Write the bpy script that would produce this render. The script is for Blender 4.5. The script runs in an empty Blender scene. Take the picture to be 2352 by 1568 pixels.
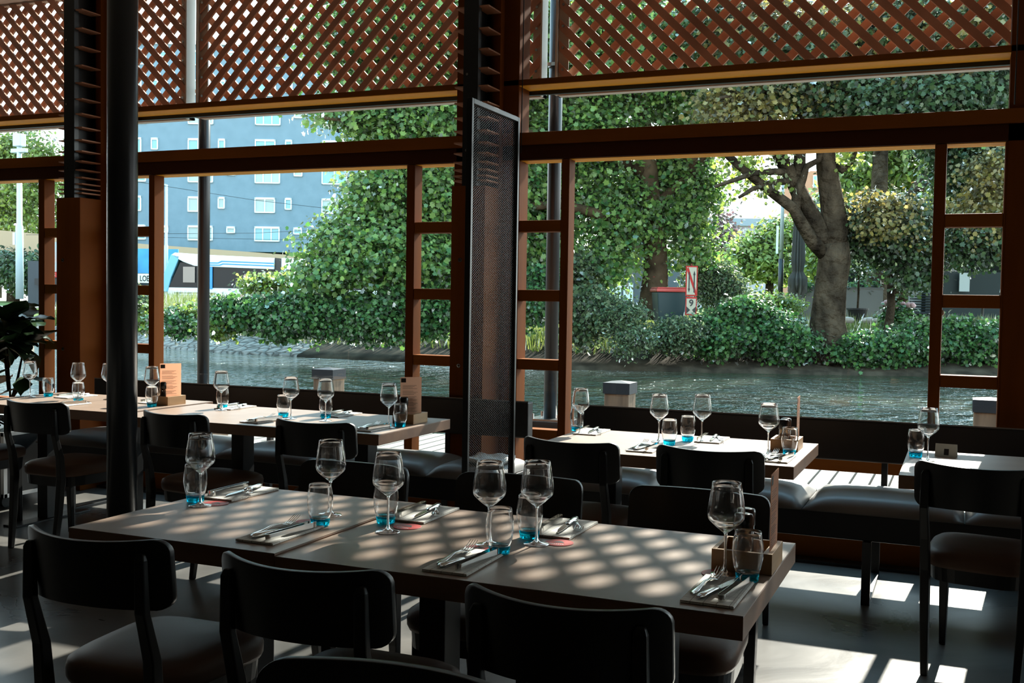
import bpy, bmesh, math, random
import numpy as np
from mathutils import Matrix, Vector
random.seed(7); rng = np.random.default_rng(11)
S = bpy.context.scene
COL = S.collection
PI = math.pi

# ------------------------------------------------------------------ camera
CAM_H = 1.41
RW = np.array([[0.92123428, -0.02931057, 0.38790243],
               [0.38869822, 0.02955453, -0.920891],
               [0.01552756, 0.99913333, 0.03861961]])
cd = bpy.data.cameras.new('camera'); cam = bpy.data.objects.new('camera', cd); COL.objects.link(cam)
cd.sensor_width = 36; cd.lens = 37.677; cd.clip_start = 0.05; cd.clip_end = 1000
m4 = Matrix([list(RW[0]) + [0], list(RW[1]) + [0], list(RW[2]) + [CAM_H], [0, 0, 0, 1]])
cam.matrix_world = m4
cd.dof.use_dof = False
S.camera = cam

# ------------------------------------------------------------------ exposure, sky and sun
S.view_settings.view_transform = 'Standard'
S.view_settings.look = 'None'
S.view_settings.exposure = 1.55
S.view_settings.gamma = 1
S.view_settings.use_curve_mapping = False
S.cycles.use_denoising = True
S.cycles.max_bounces = 14; S.cycles.transparent_max_bounces = 24
S.cycles.transmission_bounces = 10; S.cycles.glossy_bounces = 5; S.cycles.diffuse_bounces = 4
S.cycles.caustics_reflective = False; S.cycles.caustics_refractive = False
S.cycles.sample_clamp_indirect = 6

SKY_STRENGTH = 1.65
W = bpy.data.worlds.new('sky'); S.world = W; W.use_nodes = True
nt = W.node_tree; nt.nodes.clear()
wo = nt.nodes.new('ShaderNodeOutputWorld'); bg = nt.nodes.new('ShaderNodeBackground')
tc = nt.nodes.new('ShaderNodeTexCoord'); sx = nt.nodes.new('ShaderNodeSeparateXYZ'); cr = nt.nodes.new('ShaderNodeValToRGB')
nt.links.new(tc.outputs['Generated'], sx.inputs[0]); nt.links.new(sx.outputs['Z'], cr.inputs[0])
cr.color_ramp.elements[0].position = 0.0; cr.color_ramp.elements[0].color = (1.0, 1.0, 0.97, 1)
cr.color_ramp.elements[1].position = 0.75; cr.color_ramp.elements[1].color = (0.30, 0.62, 0.86, 1)
e = cr.color_ramp.elements.new(0.22); e.color = (0.80, 0.95, 1.0, 1)
nt.links.new(cr.outputs[0], bg.inputs[0]); bg.inputs[1].default_value = SKY_STRENGTH
nt.links.new(bg.outputs[0], wo.inputs[0])

SUN_SLOPE, SUN_AZ = 0.66, 0.075
sd = bpy.data.lights.new('sun', 'SUN'); so = bpy.data.objects.new('sun', sd); COL.objects.link(so)
sd.energy = 6.4; sd.angle = math.radians(0.6); sd.color = (1.0, 0.93, 0.82)
so.rotation_euler = Vector((SUN_AZ, 1.0, SUN_SLOPE)).to_track_quat('Z', 'Y').to_euler()
so.location = (3, 60, 40)

# ------------------------------------------------------------------ helpers
def mat(name, color, rough=0.5, spec=0.5, metal=0.0, noise=None, bump=None, trans=0.0, ior=1.45, coat=0.0, emit=None, rand=None):
    m = bpy.data.materials.new(name); m.use_nodes = True
    n = m.node_tree; b = n.nodes['Principled BSDF']
    b.inputs['Base Color'].default_value = (*color, 1); b.inputs['Roughness'].default_value = rough
    b.inputs['Specular IOR Level'].default_value = spec; b.inputs['Metallic'].default_value = metal
    b.inputs['Transmission Weight'].default_value = trans; b.inputs['IOR'].default_value = ior
    b.inputs['Coat Weight'].default_value = coat
    if emit: b.inputs['Emission Color'].default_value = (*emit[0], 1); b.inputs['Emission Strength'].default_value = emit[1]
    if noise:   # (color2, scale, (sx,sy,sz), detail)
        c2, sc, st, det = noise
        t = n.nodes.new('ShaderNodeTexCoord'); mp = n.nodes.new('ShaderNodeMapping'); mp.inputs['Scale'].default_value = st
        nz = n.nodes.new('ShaderNodeTexNoise'); nz.inputs['Scale'].default_value = sc; nz.inputs['Detail'].default_value = det
        r = n.nodes.new('ShaderNodeValToRGB'); r.color_ramp.elements[0].position = .35; r.color_ramp.elements[1].position = .68
        r.color_ramp.elements[0].color = (*color, 1); r.color_ramp.elements[1].color = (*c2, 1)
        n.links.new(t.outputs['Object'], mp.inputs[0]); n.links.new(mp.outputs[0], nz.inputs[0]); n.links.new(nz.outputs[0], r.inputs[0])
        n.links.new(r.outputs[0], b.inputs['Base Color'])
    if bump:    # (scale, strength, distance)
        t = n.nodes.new('ShaderNodeTexCoord'); nz = n.nodes.new('ShaderNodeTexNoise'); nz.inputs['Scale'].default_value = bump[0]; nz.inputs['Detail'].default_value = 5
        bp = n.nodes.new('ShaderNodeBump'); bp.inputs['Strength'].default_value = bump[1]; bp.inputs['Distance'].default_value = bump[2]
        n.links.new(t.outputs['Object'], nz.inputs[0]); n.links.new(nz.outputs[0], bp.inputs['Height']); n.links.new(bp.outputs[0], b.inputs['Normal'])
    return m

class MB:
    def __init__(s): s.v = []; s.f = []
    def add(s, vs, fs, M=None):
        o = len(s.v)
        if M is not None: vs = [tuple(M @ Vector(v)) for v in vs]
        s.v += [tuple(v) for v in vs]; s.f += [tuple(i + o for i in f) for f in fs]; return s
    def box(s, x0, x1, y0, y1, z0, z1, M=None):
        return s.add([(x0,y0,z0),(x1,y0,z0),(x1,y1,z0),(x0,y1,z0),(x0,y0,z1),(x1,y0,z1),(x1,y1,z1),(x0,y1,z1)],
                     [(0,3,2,1),(4,5,6,7),(0,1,5,4),(1,2,6,5),(2,3,7,6),(3,0,4,7)], M)
    def taper(s, p, q, wp, wq, M=None):   # bar from p to q with (width x, depth y) at each end
        vs = []
        for (c, w) in ((p, wp), (q, wq)):
            for a, b in ((-1,-1),(1,-1),(1,1),(-1,1)): vs.append((c[0]+a*w[0]/2, c[1]+b*w[1]/2, c[2]))
        return s.add(vs, [(0,3,2,1),(4,5,6,7),(0,1,5,4),(1,2,6,5),(2,3,7,6),(3,0,4,7)], M)
    def tube(s, pts, rad, n=10, cap=True, M=None):
        pts = [Vector(p) for p in pts]
        if not hasattr(rad, '__len__'): rad = [rad]*len(pts)
        vs = []; fs = []; up = Vector((0,0,1))
        d0 = (pts[1]-pts[0]).normalized()
        a = d0.orthogonal().normalized()
        for i, p in enumerate(pts):
            d = (pts[min(i+1,len(pts)-1)] - pts[max(i-1,0)]).normalized()
            a = (a - d*a.dot(d)).normalized(); b = d.cross(a)
            for k in range(n):
                t = 2*PI*k/n; vs.append(p + (a*math.cos(t)+b*math.sin(t))*rad[i])
        for i in range(len(pts)-1):
            for k in range(n):
                k2 = (k+1) % n; fs.append((i*n+k, i*n+k2, (i+1)*n+k2, (i+1)*n+k))
        if cap: fs.append(tuple(range(n-1,-1,-1))); fs.append(tuple(range((len(pts)-1)*n, len(pts)*n)))
        return s.add(vs, fs, M)
    def lathe(s, prof, n=24, M=None):
        vs = []; fs = []; idx = []
        for r, z in prof:
            if r < 1e-6: idx.append([len(vs)]*n); vs.append((0,0,z))
            else:
                idx.append(list(range(len(vs), len(vs)+n)))
                for k in range(n): t = 2*PI*k/n; vs.append((r*math.cos(t), r*math.sin(t), z))
        for i in range(len(prof)-1):
            for k in range(n):
                k2 = (k+1) % n; q = [idx[i][k], idx[i][k2], idx[i+1][k2], idx[i+1][k]]
                u = []
                for x in q:
                    if x not in u: u.append(x)
                if len(u) > 2: fs.append(tuple(u))
        return s.add(vs, fs, M)
    def prism(s, poly, t, M=None):   # poly in xy, thickness up z
        n = len(poly)
        vs = [(x,y,0) for x,y in poly] + [(x,y,t) for x,y in poly]
        fs = [tuple(range(n-1,-1,-1)), tuple(range(n,2*n))] + [(i,(i+1)%n,(i+1)%n+n,i+n) for i in range(n)]
        return s.add(vs, fs, M)
    def mesh(s, name, m=None, smooth=False):
        me = bpy.data.meshes.new(name); me.from_pydata(s.v, [], s.f); me.update()
        if m: me.materials.append(m)
        if smooth:
            for p in me.polygons: p.use_smooth = True
        return me

def obj(name, mb, m, parent=None, smooth=False, bevel=0, seg=2, label=None, subsurf=0):
    me = mb.mesh(name, m, smooth) if isinstance(mb, MB) else mb
    o = bpy.data.objects.new(name, me); COL.objects.link(o)
    if parent: o.parent = parent
    if bevel:
        b = o.modifiers.new('bevel', 'BEVEL'); b.width = bevel; b.segments = seg; b.limit_method = 'ANGLE'; b.angle_limit = math.radians(40)
        if smooth is False and seg > 1:
            pass
    if subsurf:
        q = o.modifiers.new('sub', 'SUBSURF'); q.levels = subsurf; q.render_levels = subsurf
    if label: o['label'] = label
    return o
def tag(o, label=None, cat=None, group=None, kind=None):
    if label: o['label'] = label
    if cat: o['category'] = cat
    if group: o['group'] = group
    if kind: o['kind'] = kind
    return o
def thing(name, label, cat, loc=(0,0,0), rz=0, group=None):
    o = bpy.data.objects.new(name, None); COL.objects.link(o); o.empty_display_size = .05
    o.location = loc; o.rotation_euler = (0,0,rz); return tag(o, label, cat, group)
def struct(name, mb, m, **k):
    o = obj(name, mb, m, **k); o['kind'] = 'structure'; return o
KIDS = {}
def kids(o): return [c for c in bpy.data.objects if c.parent == o]
def dup(root, loc, rz=None, label=None, group=None):
    def cp(o, par):
        c = o.copy(); COL.objects.link(c)
        if par: c.parent = par
        for ch in KIDS.setdefault(o.name, kids(o)): cp(ch, c)
        return c
    r = cp(root, None); r.location = loc
    if rz is not None: r.rotation_euler = (0,0,rz)
    if label: r['label'] = label
    if group: r['group'] = group
    return r
used = set()
def place(proto, loc, rz=0, label=None, group=None):
    if proto.name not in used:
        used.add(proto.name); proto.location = loc; proto.rotation_euler = (0,0,rz)
        if label: proto['label'] = label
        if group: proto['group'] = group
        return proto
    return dup(proto, loc, rz, label, group)
F2 = Vector((-0.3883, 0.9215, 0)); R2 = Vector((0.9215, 0.3883, 0)); RZV = math.atan2(.3883, .9215)
def spot(px, py, D):      # point of the far shore at distance D
    lat = (px-1176)/2461*D; z = 1.41 + ((671+.0155*px)-py)/2461*D
    v = F2*D + R2*lat; return Vector((v.x, v.y, z))

# ------------------------------------------------------------------ materials
M_frame = mat('oiled_iroko', (.17,.048,.007), .6, .06, noise=((.11,.03,.005), 6, (1,1,.12), 6))
M_lit_underside = mat('lit_orange_underside', (.95,.42,.035), .5, .1)  # orange stain brightened to stand for bounced sun on added underside strips
M_frame_d = mat('dark_brown_lintel', (.055,.018,.008), .6, .05)  # lower lintel board, darker brown than the rest of the frame
M_frame_h = mat('oiled_iroko_horizontal_lit', (.24,.075,.012), .6, .05, noise=((.17,.05,.009), 6, (.12,1,1), 6))  # iroko lightened for horizontals, bounce light on undersides put into the colour
M_lat = mat('lattice_slat_wood_lit', (.50,.245,.15), .6, .3, noise=((.30,.14,.08), 3, (1,1,1), 8))  # raised albedo stands for sun the panes reflect onto the front slats
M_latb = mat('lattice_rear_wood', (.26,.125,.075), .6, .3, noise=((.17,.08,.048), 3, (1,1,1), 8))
M_white_steel = mat('cream_painted_steel', (.55,.50,.44), .5)
M_pipe = mat('dark_coated_steel', (.018,.020,.023), .3, .4)
M_black_steel = mat('black_steel', (.012,.013,.014), .35, .5)
M_chair = mat('black_stained_beech', (.006,.0065,.007), .36, .42)
M_leather = mat('dark_brown_leather', (.095,.052,.034), .5, .2, bump=(260,.25,.001))
M_bench = mat('black_bench_board', (.010,.009,.009), .5)
M_benchseat = mat('grey_bench_leather', (.15,.14,.132), .42, .5, bump=(200,.2,.001))
M_chrome = mat('brushed_steel', (.35,.35,.34), .25, .5, metal=1)
M_silver = mat('polished_cutlery_steel', (.62,.61,.58), .16, .5, metal=1)
M_table = mat('grey_brown_table_laminate', (.27,.195,.150), .42, .42, noise=((.235,.168,.127), 9, (1,1,1), 6), bump=(90,.06,.001))
M_tedge = mat('walnut_table_edge', (.22,.115,.065), .45, .4, noise=((.15,.075,.045), 8, (.15,1,1), 5))
M_caddy = mat('oak_caddy_wood', (.48,.29,.14), .5, .4, noise=((.36,.21,.10), 10, (.3,.3,2), 5))
M_glare_white = mat('white_glare_sheet', (.62,.62,.60), .8, .2)
M_menu = mat('tan_menu_card', (.66,.43,.32), .6, .3)
_n = M_menu.node_tree; _t = _n.nodes.new('ShaderNodeBsdfTranslucent'); _t.inputs[0].default_value = (.85,.60,.47,1); _m = _n.nodes.new('ShaderNodeMixShader'); _m.inputs[0].default_value = .72
_o = [q for q in _n.nodes if q.type == 'OUTPUT_MATERIAL'][0]; _n.links.new(_n.nodes['Principled BSDF'].outputs[0], _m.inputs[1]); _n.links.new(_t.outputs[0], _m.inputs[2]); _n.links.new(_m.outputs[0], _o.inputs[0])
M_menudark = mat('dark_menu_print', (.03,.025,.022), .6, .3)
M_red = mat('red_sticker', (.38,.02,.015), .5)
M_cap = mat('black_mill_cap', (.006,.006,.007), .22, .6)

def glass_mat(name, col, mixf, rough=0.0):
    m = bpy.data.materials.new(name); m.use_nodes = True; n = m.node_tree; n.nodes.clear()
    o = n.nodes.new('ShaderNodeOutputMaterial'); g = n.nodes.new('ShaderNodeBsdfGlass'); t = n.nodes.new('ShaderNodeBsdfTransparent'); mx = n.nodes.new('ShaderNodeMixShader')
    g.inputs[0].default_value = (*col,1); g.inputs['IOR'].default_value = 1.5; g.inputs['Roughness'].default_value = rough
    t.inputs[0].default_value = (*col,1); mx.inputs[0].default_value = mixf
    n.links.new(t.outputs[0], mx.inputs[1]); n.links.new(g.outputs[0], mx.inputs[2]); n.links.new(mx.outputs[0], o.inputs[0]); return m
def thin_glass(name, col):
    m = bpy.data.materials.new(name); m.use_nodes = True; n = m.node_tree; n.nodes.clear()
    o = n.nodes.new('ShaderNodeOutputMaterial'); gl = n.nodes.new('ShaderNodeBsdfGlossy'); t = n.nodes.new('ShaderNodeBsdfTransparent')
    fr = n.nodes.new('ShaderNodeFresnel'); fr.inputs[0].default_value = 1.75; m1 = n.nodes.new('ShaderNodeMixShader')
    gl.inputs['Roughness'].default_value = .02; gl.inputs[0].default_value = (1,1,1,1); t.inputs[0].default_value = (*col,1)
    n.links.new(fr.outputs[0], m1.inputs[0]); n.links.new(t.outputs[0], m1.inputs[1]); n.links.new(gl.outputs[0], m1.inputs[2]); n.links.new(m1.outputs[0], o.inputs[0]); return m
M_glass = glass_mat('clear_glass', (.997,.999,.999), .96); M_glass.node_tree.nodes['Glass BSDF'].inputs['IOR'].default_value = 1.40
M_solidglass = glass_mat('solid_clear_glass', (.98,.985,.985), .85)
M_blue = glass_mat('turquoise_glass', (.10,.80,.95), .6)
def pane_mat():
    m = bpy.data.materials.new('window_glass'); m.use_nodes = True; n = m.node_tree; n.nodes.clear()
    o = n.nodes.new('ShaderNodeOutputMaterial'); g = n.nodes.new('ShaderNodeBsdfGlossy'); t = n.nodes.new('ShaderNodeBsdfTransparent'); mx = n.nodes.new('ShaderNodeMixShader'); fr = n.nodes.new('ShaderNodeFresnel')
    g.inputs['Roughness'].default_value = 0.0; t.inputs[0].default_value = (.93,.97,.96,1); fr.inputs[0].default_value = 1.45
    g.inputs[0].default_value = (.9,.9,.9,1)
    n.links.new(fr.outputs[0], mx.inputs[0]); n.links.new(t.outputs[0], mx.inputs[1]); n.links.new(g.outputs[0], mx.inputs[2]); n.links.new(mx.outputs[0], o.inputs[0]); return m
M_pane = pane_mat()

# ------------------------------------------------------------------ room shell
YW = 6.08            # inner face of the window wall
def floor_mat():
    m = mat('polished_concrete', (.20,.205,.20), .22, .6)
    n = m.node_tree; b = n.nodes['Principled BSDF']
    t = n.nodes.new('ShaderNodeTexCoord'); nz = n.nodes.new('ShaderNodeTexNoise'); nz.inputs['Scale'].default_value = 1.6; nz.inputs['Detail'].default_value = 8; nz.inputs['Distortion'].default_value = 1.2
    r = n.nodes.new('ShaderNodeValToRGB'); r.color_ramp.elements[0].position = .3; r.color_ramp.elements[1].position = .72
    r.color_ramp.elements[0].color = (.06,.06,.058,1); r.color_ramp.elements[1].color = (.15,.143,.134,1)
    r2 = n.nodes.new('ShaderNodeMapRange'); r2.inputs[3].default_value = .22; r2.inputs[4].default_value = .36
    bp = n.nodes.new('ShaderNodeBump'); bp.inputs['Strength'].default_value = .35; bp.inputs['Distance'].default_value = .01
    n.links.new(t.outputs['Object'], nz.inputs[0]); n.links.new(nz.outputs[0], r.inputs[0]); n.links.new(r.outputs[0], b.inputs['Base Color'])
    n.links.new(nz.outputs[0], r2.inputs[0]); n.links.new(r2.outputs[0], b.inputs['Roughness']); n.links.new(nz.outputs[0], bp.inputs['Height']); n.links.new(bp.outputs[0], b.inputs['Normal'])
    return m
M_floor = floor_mat(); M_floor.node_tree.nodes['Principled BSDF'].inputs['Specular IOR Level'].default_value = .30
M_wall = mat('interior_wall', (.16,.14,.12), .85)
M_ceil = mat('pale_ceiling_board', (.72,.66,.60), .9)
struct('floor', MB().box(-13, 7, -5, 6.12, -.12, 0), M_floor)
struct('ceiling', MB().box(-13, 7, -5, 7.25, 3.98, 4.1), M_ceil)
struct('wall_back', MB().box(-13, 7, -5.15, -5.0, 0, 3.98), M_wall)
struct('wall_left', MB().box(-13.15, -13, -5, 6.12, 0, 3.98), M_wall)
struct('wall_right', MB().box(7, 7.15, -5, 6.12, 0, 3.98), M_wall)

# window wall.  Bay period 3.143; bay edges are the boxed posts
PER = 3.143
DEP = .17
X0, X1 = -12.2, 6.6
struct('trim_1', MB().box(X0, X1, YW, YW+DEP, 2.265, 2.352), M_frame_d)
struct('trim_2', MB().box(X0, X1, YW-.02, YW+DEP, 2.354, 2.427), M_frame_h, bevel=.002)
struct('trim_3', MB().box(X0, X1, YW, YW+.18, 2.718, 2.752), M_frame_h, bevel=.002)
struct('trim_7', MB().box(X0, X1, YW+.003, YW+.178, 2.714, 2.7175), M_lit_underside)
struct('trim_8', MB().box(X0, X1, YW+.02, YW+DEP-.002, 2.2615, 2.2645), M_lit_underside)
struct('trim_4', MB().box(X0, X1, YW+.182, YW+.21, 2.69, 2.75), M_black_steel)
struct('trim_5', MB().box(X0, X1, YW, YW+DEP, .0, .20), M_frame_h)
struct('baseboard_front', MB().box(X0, X1, YW-.10, YW-.002, .0, .016), M_black_steel)
struct('trim_6', MB().box(X0, X1, YW, YW+DEP, 3.84, 3.98), M_frame_h)
glass_y = YW+.06
win = 0
for k in range(-3, 3):
    xs = PER*k
    L0, L1 = -2.96+xs, -2.54+xs          # solid post zone between two ladders
    A = -2.255+xs; B = -2.205+xs         # mullion right of the ladder
    Cc, D = A+1.952+.0, A+2.003          # big window ends (mullion left of the next ladder)
    Cc, D = -.158+xs-.008, -.108+xs
    E0 = L0+PER                          # next post zone
    if E0 < X0 or A > X1: continue
    win += 1
    o = struct('window_%d' % win, MB(), M_frame)
    me = MB()
    me.box(A, B, YW, YW+.105, .2, 2.262); me.box(Cc, D, YW, YW+.105, .2, 2.262)
    me.box(L1-.0, L1+.012, YW, YW+.105, .2, 2.262); me.box(E0-.012, E0, YW, YW+.105, .2, 2.262)
    obj('mullion', me, M_frame, o, bevel=.004)
    rl = MB()
    for a, b in ((L1+.012, A), (D, E0-.012)):
        for z0, z1 in ((1.828,1.897),(1.405,1.474),(.985,1.05),(.565,.622)):
            rl.box(a, b, YW+.004, YW+.095, z0, z1)
    obj('rail', rl, M_frame_h, o, bevel=.004)
    obj('sill_rail', MB().box(B, Cc, YW+.004, YW+.095, .50, .60), M_frame_h, o, bevel=.004)
    g = MB(); g.add([(L1,glass_y,.2),(E0,glass_y,.2),(E0,glass_y,2.262),(L1,glass_y,2.262)], [(0,1,2,3)])
    obj('pane', g, M_pane, o)
    g = MB(); g.add([(L0+.2,glass_y+.03,2.427),(L0+.2+PER,glass_y+.03,2.427),(L0+.2+PER,glass_y+.03,2.715),(L0+.2,glass_y+.03,2.715)], [(0,1,2,3)])
    g.add([(L0+.2,glass_y+.03,2.752),(L0+.2+PER,glass_y+.03,2.752),(L0+.2+PER,glass_y+.03,3.84),(L0+.2,glass_y+.03,3.84)], [(0,1,2,3)])
    obj('upper_pane', g, M_pane, o)

# posts: boxed timber column standing in front of the wall, steel comb of shelves above it
n_t = 10
for k in range(-3, 3):
    xs = PER*k; xl, xr = -2.86+xs, -2.64+xs
    if k not in (-1, 0): 
        n_t += 1; struct('trim_%d' % n_t, MB().box(-2.96+xs, -2.54+xs, YW, YW+DEP, 0, 3.98), M_frame); continue
    n_t += 1
    o = struct('trim_%d' % n_t, MB().box(-2.96+xs, -2.54+xs, YW, YW+DEP, 0, 3.98), M_frame, bevel=.003)
    p = thing('timber_post', ('boxed brown timber post with black finned steel riser beside the perforated screen' if k == 0 else
              'boxed brown timber post with black finned steel riser behind the round black column' if k == -1 else
              'boxed timber post with finned riser outside the view'), 'post', (xl, 5.82, 0), 0, 'boxed posts along the window wall')
    z1 = 2.088
    obj('timber_casing', MB().box(0, .22, 0, .258, 0, z1), M_frame, p, bevel=.003)
    obj('steel_riser', MB().box(.062, .158, .01, .05, z1, 3.97).box(.10, .13, .052, .25, z1, 3.97), M_black_steel, p)
    obj('upper_batten', MB().box(.17, .219, .20, .258, z1, 3.97), M_frame, p)
    z = z1+.03; st = .028; i = 0
    while z < 3.9:
        f = MB().box(.0, .219, .02, .197, z, z+.008)
        obj('fin', f, M_lat, p)  # lightened lattice wood makes the fins look lit
        z += st; st = min(st+.0085, .13); i += 1
    for zz in (1.01, 1.645): obj('screw_ring', MB().lathe([(.006,.0),(.012,.0),(.012,.003),(.006,.003)], 16, Matrix.Translation((.062,-.0005,zz)) @ Matrix.Rotation(PI/2, 4, 'X')), M_chrome, p)
    bolt = MB()
    for zz in (2.3, 2.75, 3.2): bolt.tube([(.09,.01,zz),(.09,.002,zz)], .008, 10)
    obj('bolt', bolt, M_chrome, p)

# round structural column inside the room
t = thing('round_column', 'round black steel column rising from behind the small front table', 'column', (-3.71, 4.0, 0))
obj('shaft', MB().tube([(0,0,0),(0,0,3.98)], .070, 40), M_pipe, t, smooth=True)
obj('base_collar', MB().tube([(0,0,0),(0,0,.02)], .15, 32), M_black_steel, t)

# perforated metal screen between the two window tables
def perf_mat():
    m = mat('perforated_metal', (.055,.05,.047), .4, .4, metal=.3); n = m.node_tree; b = n.nodes['Principled BSDF']
    out = [x for x in n.nodes if x.type == 'OUTPUT_MATERIAL'][0]
    t = n.nodes.new('ShaderNodeTexCoord'); sp = n.nodes.new('ShaderNodeSeparateXYZ'); n.links.new(t.outputs['Object'], sp.inputs[0])
    def mth(op, a, bb=None, c=None):
        q = n.nodes.new('ShaderNodeMath'); q.operation = op
        for i, v in enumerate((a, bb, c)):
            if v is None: continue
            if isinstance(v, (int, float)): q.inputs[i].default_value = v
            else: n.links.new(v, q.inputs[i])
        return q.outputs[0]
    u = mth('DIVIDE', sp.outputs['Y'], .0215); v = mth('DIVIDE', sp.outputs['Z'], .0125)
    def cell(u, v, s):
        fu = mth('SUBTRACT', mth('FRACT', mth('ADD', u, s+100)), .5); fv = mth('SUBTRACT', mth('FRACT', mth('ADD', v, s+100)), .5)
        fu = mth('MULTIPLY', mth('ABSOLUTE', fu), 1.0); fv = mth('MULTIPLY', mth('ABSOLUTE', fv), 1.0)
        return mth('LESS_THAN', mth('ADD', mth('POWER', mth('DIVIDE', fu, .36), 2.0), mth('POWER', mth('DIVIDE', fv, .36), 2.0)), 1.0)
    hole = mth('MAXIMUM', cell(u, v, 0), cell(u, v, .5))
    tr = n.nodes.new('ShaderNodeBsdfTransparent'); mx = n.nodes.new('ShaderNodeMixShader')
    n.links.new(hole, mx.inputs[0]); n.links.new(b.outputs[0], mx.inputs[1]); n.links.new(tr.outputs[0], mx.inputs[2]); n.links.new(mx.outputs[0], out.inputs[0])
    return m
M_perf = perf_mat()
t = thing('perforated_screen', 'tall perforated dark metal screen in a black frame between the window tables', 'screen', (-2.2, 4.655, 0))
H = 2.37
fr = MB().box(-.015,.015, 0,.022, 0,H).box(-.015,.015, .573,.595, 0,H).box(-.015,.015, .022,.573, H-.025,H).box(-.015,.015, .022,.573, 0,.03)
obj('frame', fr, M_black_steel, t, bevel=.002)
g = MB(); g.add([(0,.02,.03),(0,.575,.03),(0,.575,H-.02),(0,.02,H-.02)], [(0,1,2,3)])
obj('perforated_sheet', g, M_perf, t)
obj('foot_plate', MB().box(-.12,.12, .1,.5, 0,.008), M_black_steel, t)

g = MB().lathe([(0,.018),(.012,.014),(.017,0),(.012,-.010),(0,-.012)], 14, Matrix.Rotation(PI/2, 4, 'X'))
o = obj('snail', g, mat('snail_shell', (.60,.42,.26), .5), None, smooth=True); o.location = (-.112, YW+.045, 1.378)
tag(o, 'small tan snail like blob stuck to the glass of the right ladder window', 'snail')

# hanging black cords in front of the upper panes
for i, (px, ztop, zb, lab) in enumerate(((-2.5, 3.95, 2.30, 'thin black cord hanging beside the perforated screen'), (.205, 3.95, 2.44, 'thin black cord hanging at the right end post'))):
    c = MB().tube([(px, YW-.05, ztop), (px+.004, YW-.05, (ztop+zb)/2), (px, YW-.05, zb)], .0035, 6)
    tag(obj('hanging_cord', c, M_black_steel), lab, 'cord', 'black cords hanging before the upper windows')

# ------------------------------------------------------------------ deck, pipes, lattice sun screens
def deck_mat():
    m = mat('grooved_deck_board', (.30,.27,.23), .75, .2); n = m.node_tree; b = n.nodes['Principled BSDF']
    t = n.nodes.new('ShaderNodeTexCoord'); wv = n.nodes.new('ShaderNodeTexWave'); wv.bands_direction = 'X'; wv.inputs['Scale'].default_value = 22; wv.inputs['Distortion'].default_value = 0
    bp = n.nodes.new('ShaderNodeBump'); bp.inputs['Strength'].default_value = .8; bp.inputs['Distance'].default_value = .004
    n.links.new(t.outputs['Object'], wv.inputs[0]); n.links.new(wv.outputs['Fac'], bp.inputs['Height']); n.links.new(bp.outputs[0], b.inputs['Normal'])
    return m
M_deck = deck_mat(); M_deck.node_tree.nodes['Principled BSDF'].inputs['Base Color'].default_value = (.20,.18,.155,1)
dk = MB(); x = -20.0
while x < 9: dk.box(x, x+.130, YW+DEP+.01, 10.15, -.06, -.02); x += .15
struct('deck', dk, M_deck)
struct('deck_underframe', MB().box(-20, 9, YW+DEP, 10.13, -.5, -.07), mat('deck_joist', (.05,.035,.025), .8))
M_pile = mat('weathered_pile_timber', (.20,.13,.085), .8, .15, noise=((.12,.08,.055), 5, (3,3,.35), 8))
M_cap_pile = mat('zinc_pile_cap', (.018,.020,.024), .6, .25)
YP = 7.35
def pipe(x, lab):
    t = thing('outdoor_pipe_post', lab, 'post', (x, YP, 0), 0, 'steel pipe posts on the deck')
    obj('pipe', MB().tube([(0,0,.55),(0,0,4.0)], .050, 32), M_pipe, t, smooth=True)
    obj('base_plate', MB().box(-.13,.13,-.13,.13,.535,.55), M_chrome, t)
    bo = MB()
    for a in (-1,1):
        for b in (-1,1): bo.tube([(a*.1,b*.1,.55),(a*.1,b*.1,.585)], .013, 8)
    obj('bolt', bo, M_chrome, t)
    obj('timber_block', MB().box(-.15,.15,-.15,.15,-.02,.47), M_pile, t, bevel=.008)
    obj('steel_cap', MB().box(-.155,.155,-.155,.155,.46,.535), M_cap_pile, t)
    cl = MB().tube([(0,0,3.10),(0,0,3.125)], .058, 24).box(-.10,.10,-.075,-.055,3.10,3.125)
    obj('pipe_clamp', cl, M_chrome, t)
pipe(-2.782, 'dark steel pipe post on the deck right of the perforated screen')
pipe(-5.935, 'dark steel pipe post on the deck in front of the grey apartment block')
pipe(.371, 'dark steel pipe post on the deck beyond the right end post')

YL = 7.15; Z0, Z1 = 2.875, 3.965; PITCH = .1505; SW = .053
def slat_layer(x0, x1, sgn, phase, y0, y1):
    mb = MB(); c = PITCH; k = -60
    hw = SW/2*math.sqrt(2)     # half width measured horizontally
    zc0, zc1 = Z0, Z1
    for k in range(-40, 60):
        xb = phase + k*c       # x where the slat centre line meets z = Z0
        # centre line: x = xb + sgn*(z - Z0); clip to panel
        poly = [(xb-hw, Z0), (xb+hw, Z0), (xb+hw+sgn*(Z1-Z0), Z1), (xb-hw+sgn*(Z1-Z0), Z1)]
        for (ax, lo) in ((x0, True), (x1, False)):
            out = []
            for i in range(len(poly)):
                p, q = poly[i], poly[(i+1) % len(poly)]
                ip = p[0] >= ax if lo else p[0] <= ax; iq = q[0] >= ax if lo else q[0] <= ax
                if ip: out.append(p)
                if ip != iq:
                    s = (ax-p[0])/(q[0]-p[0]); out.append((ax, p[1]+s*(q[1]-p[1])))
            poly = out
            if len(poly) < 3: break
        if len(poly) < 3: continue
        M = Matrix(((1,0,0,0),(0,0,1,y0),(0,1,0,0),(0,0,0,1)))
        mb.prism(poly, y1-y0, M)
    return mb
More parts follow.
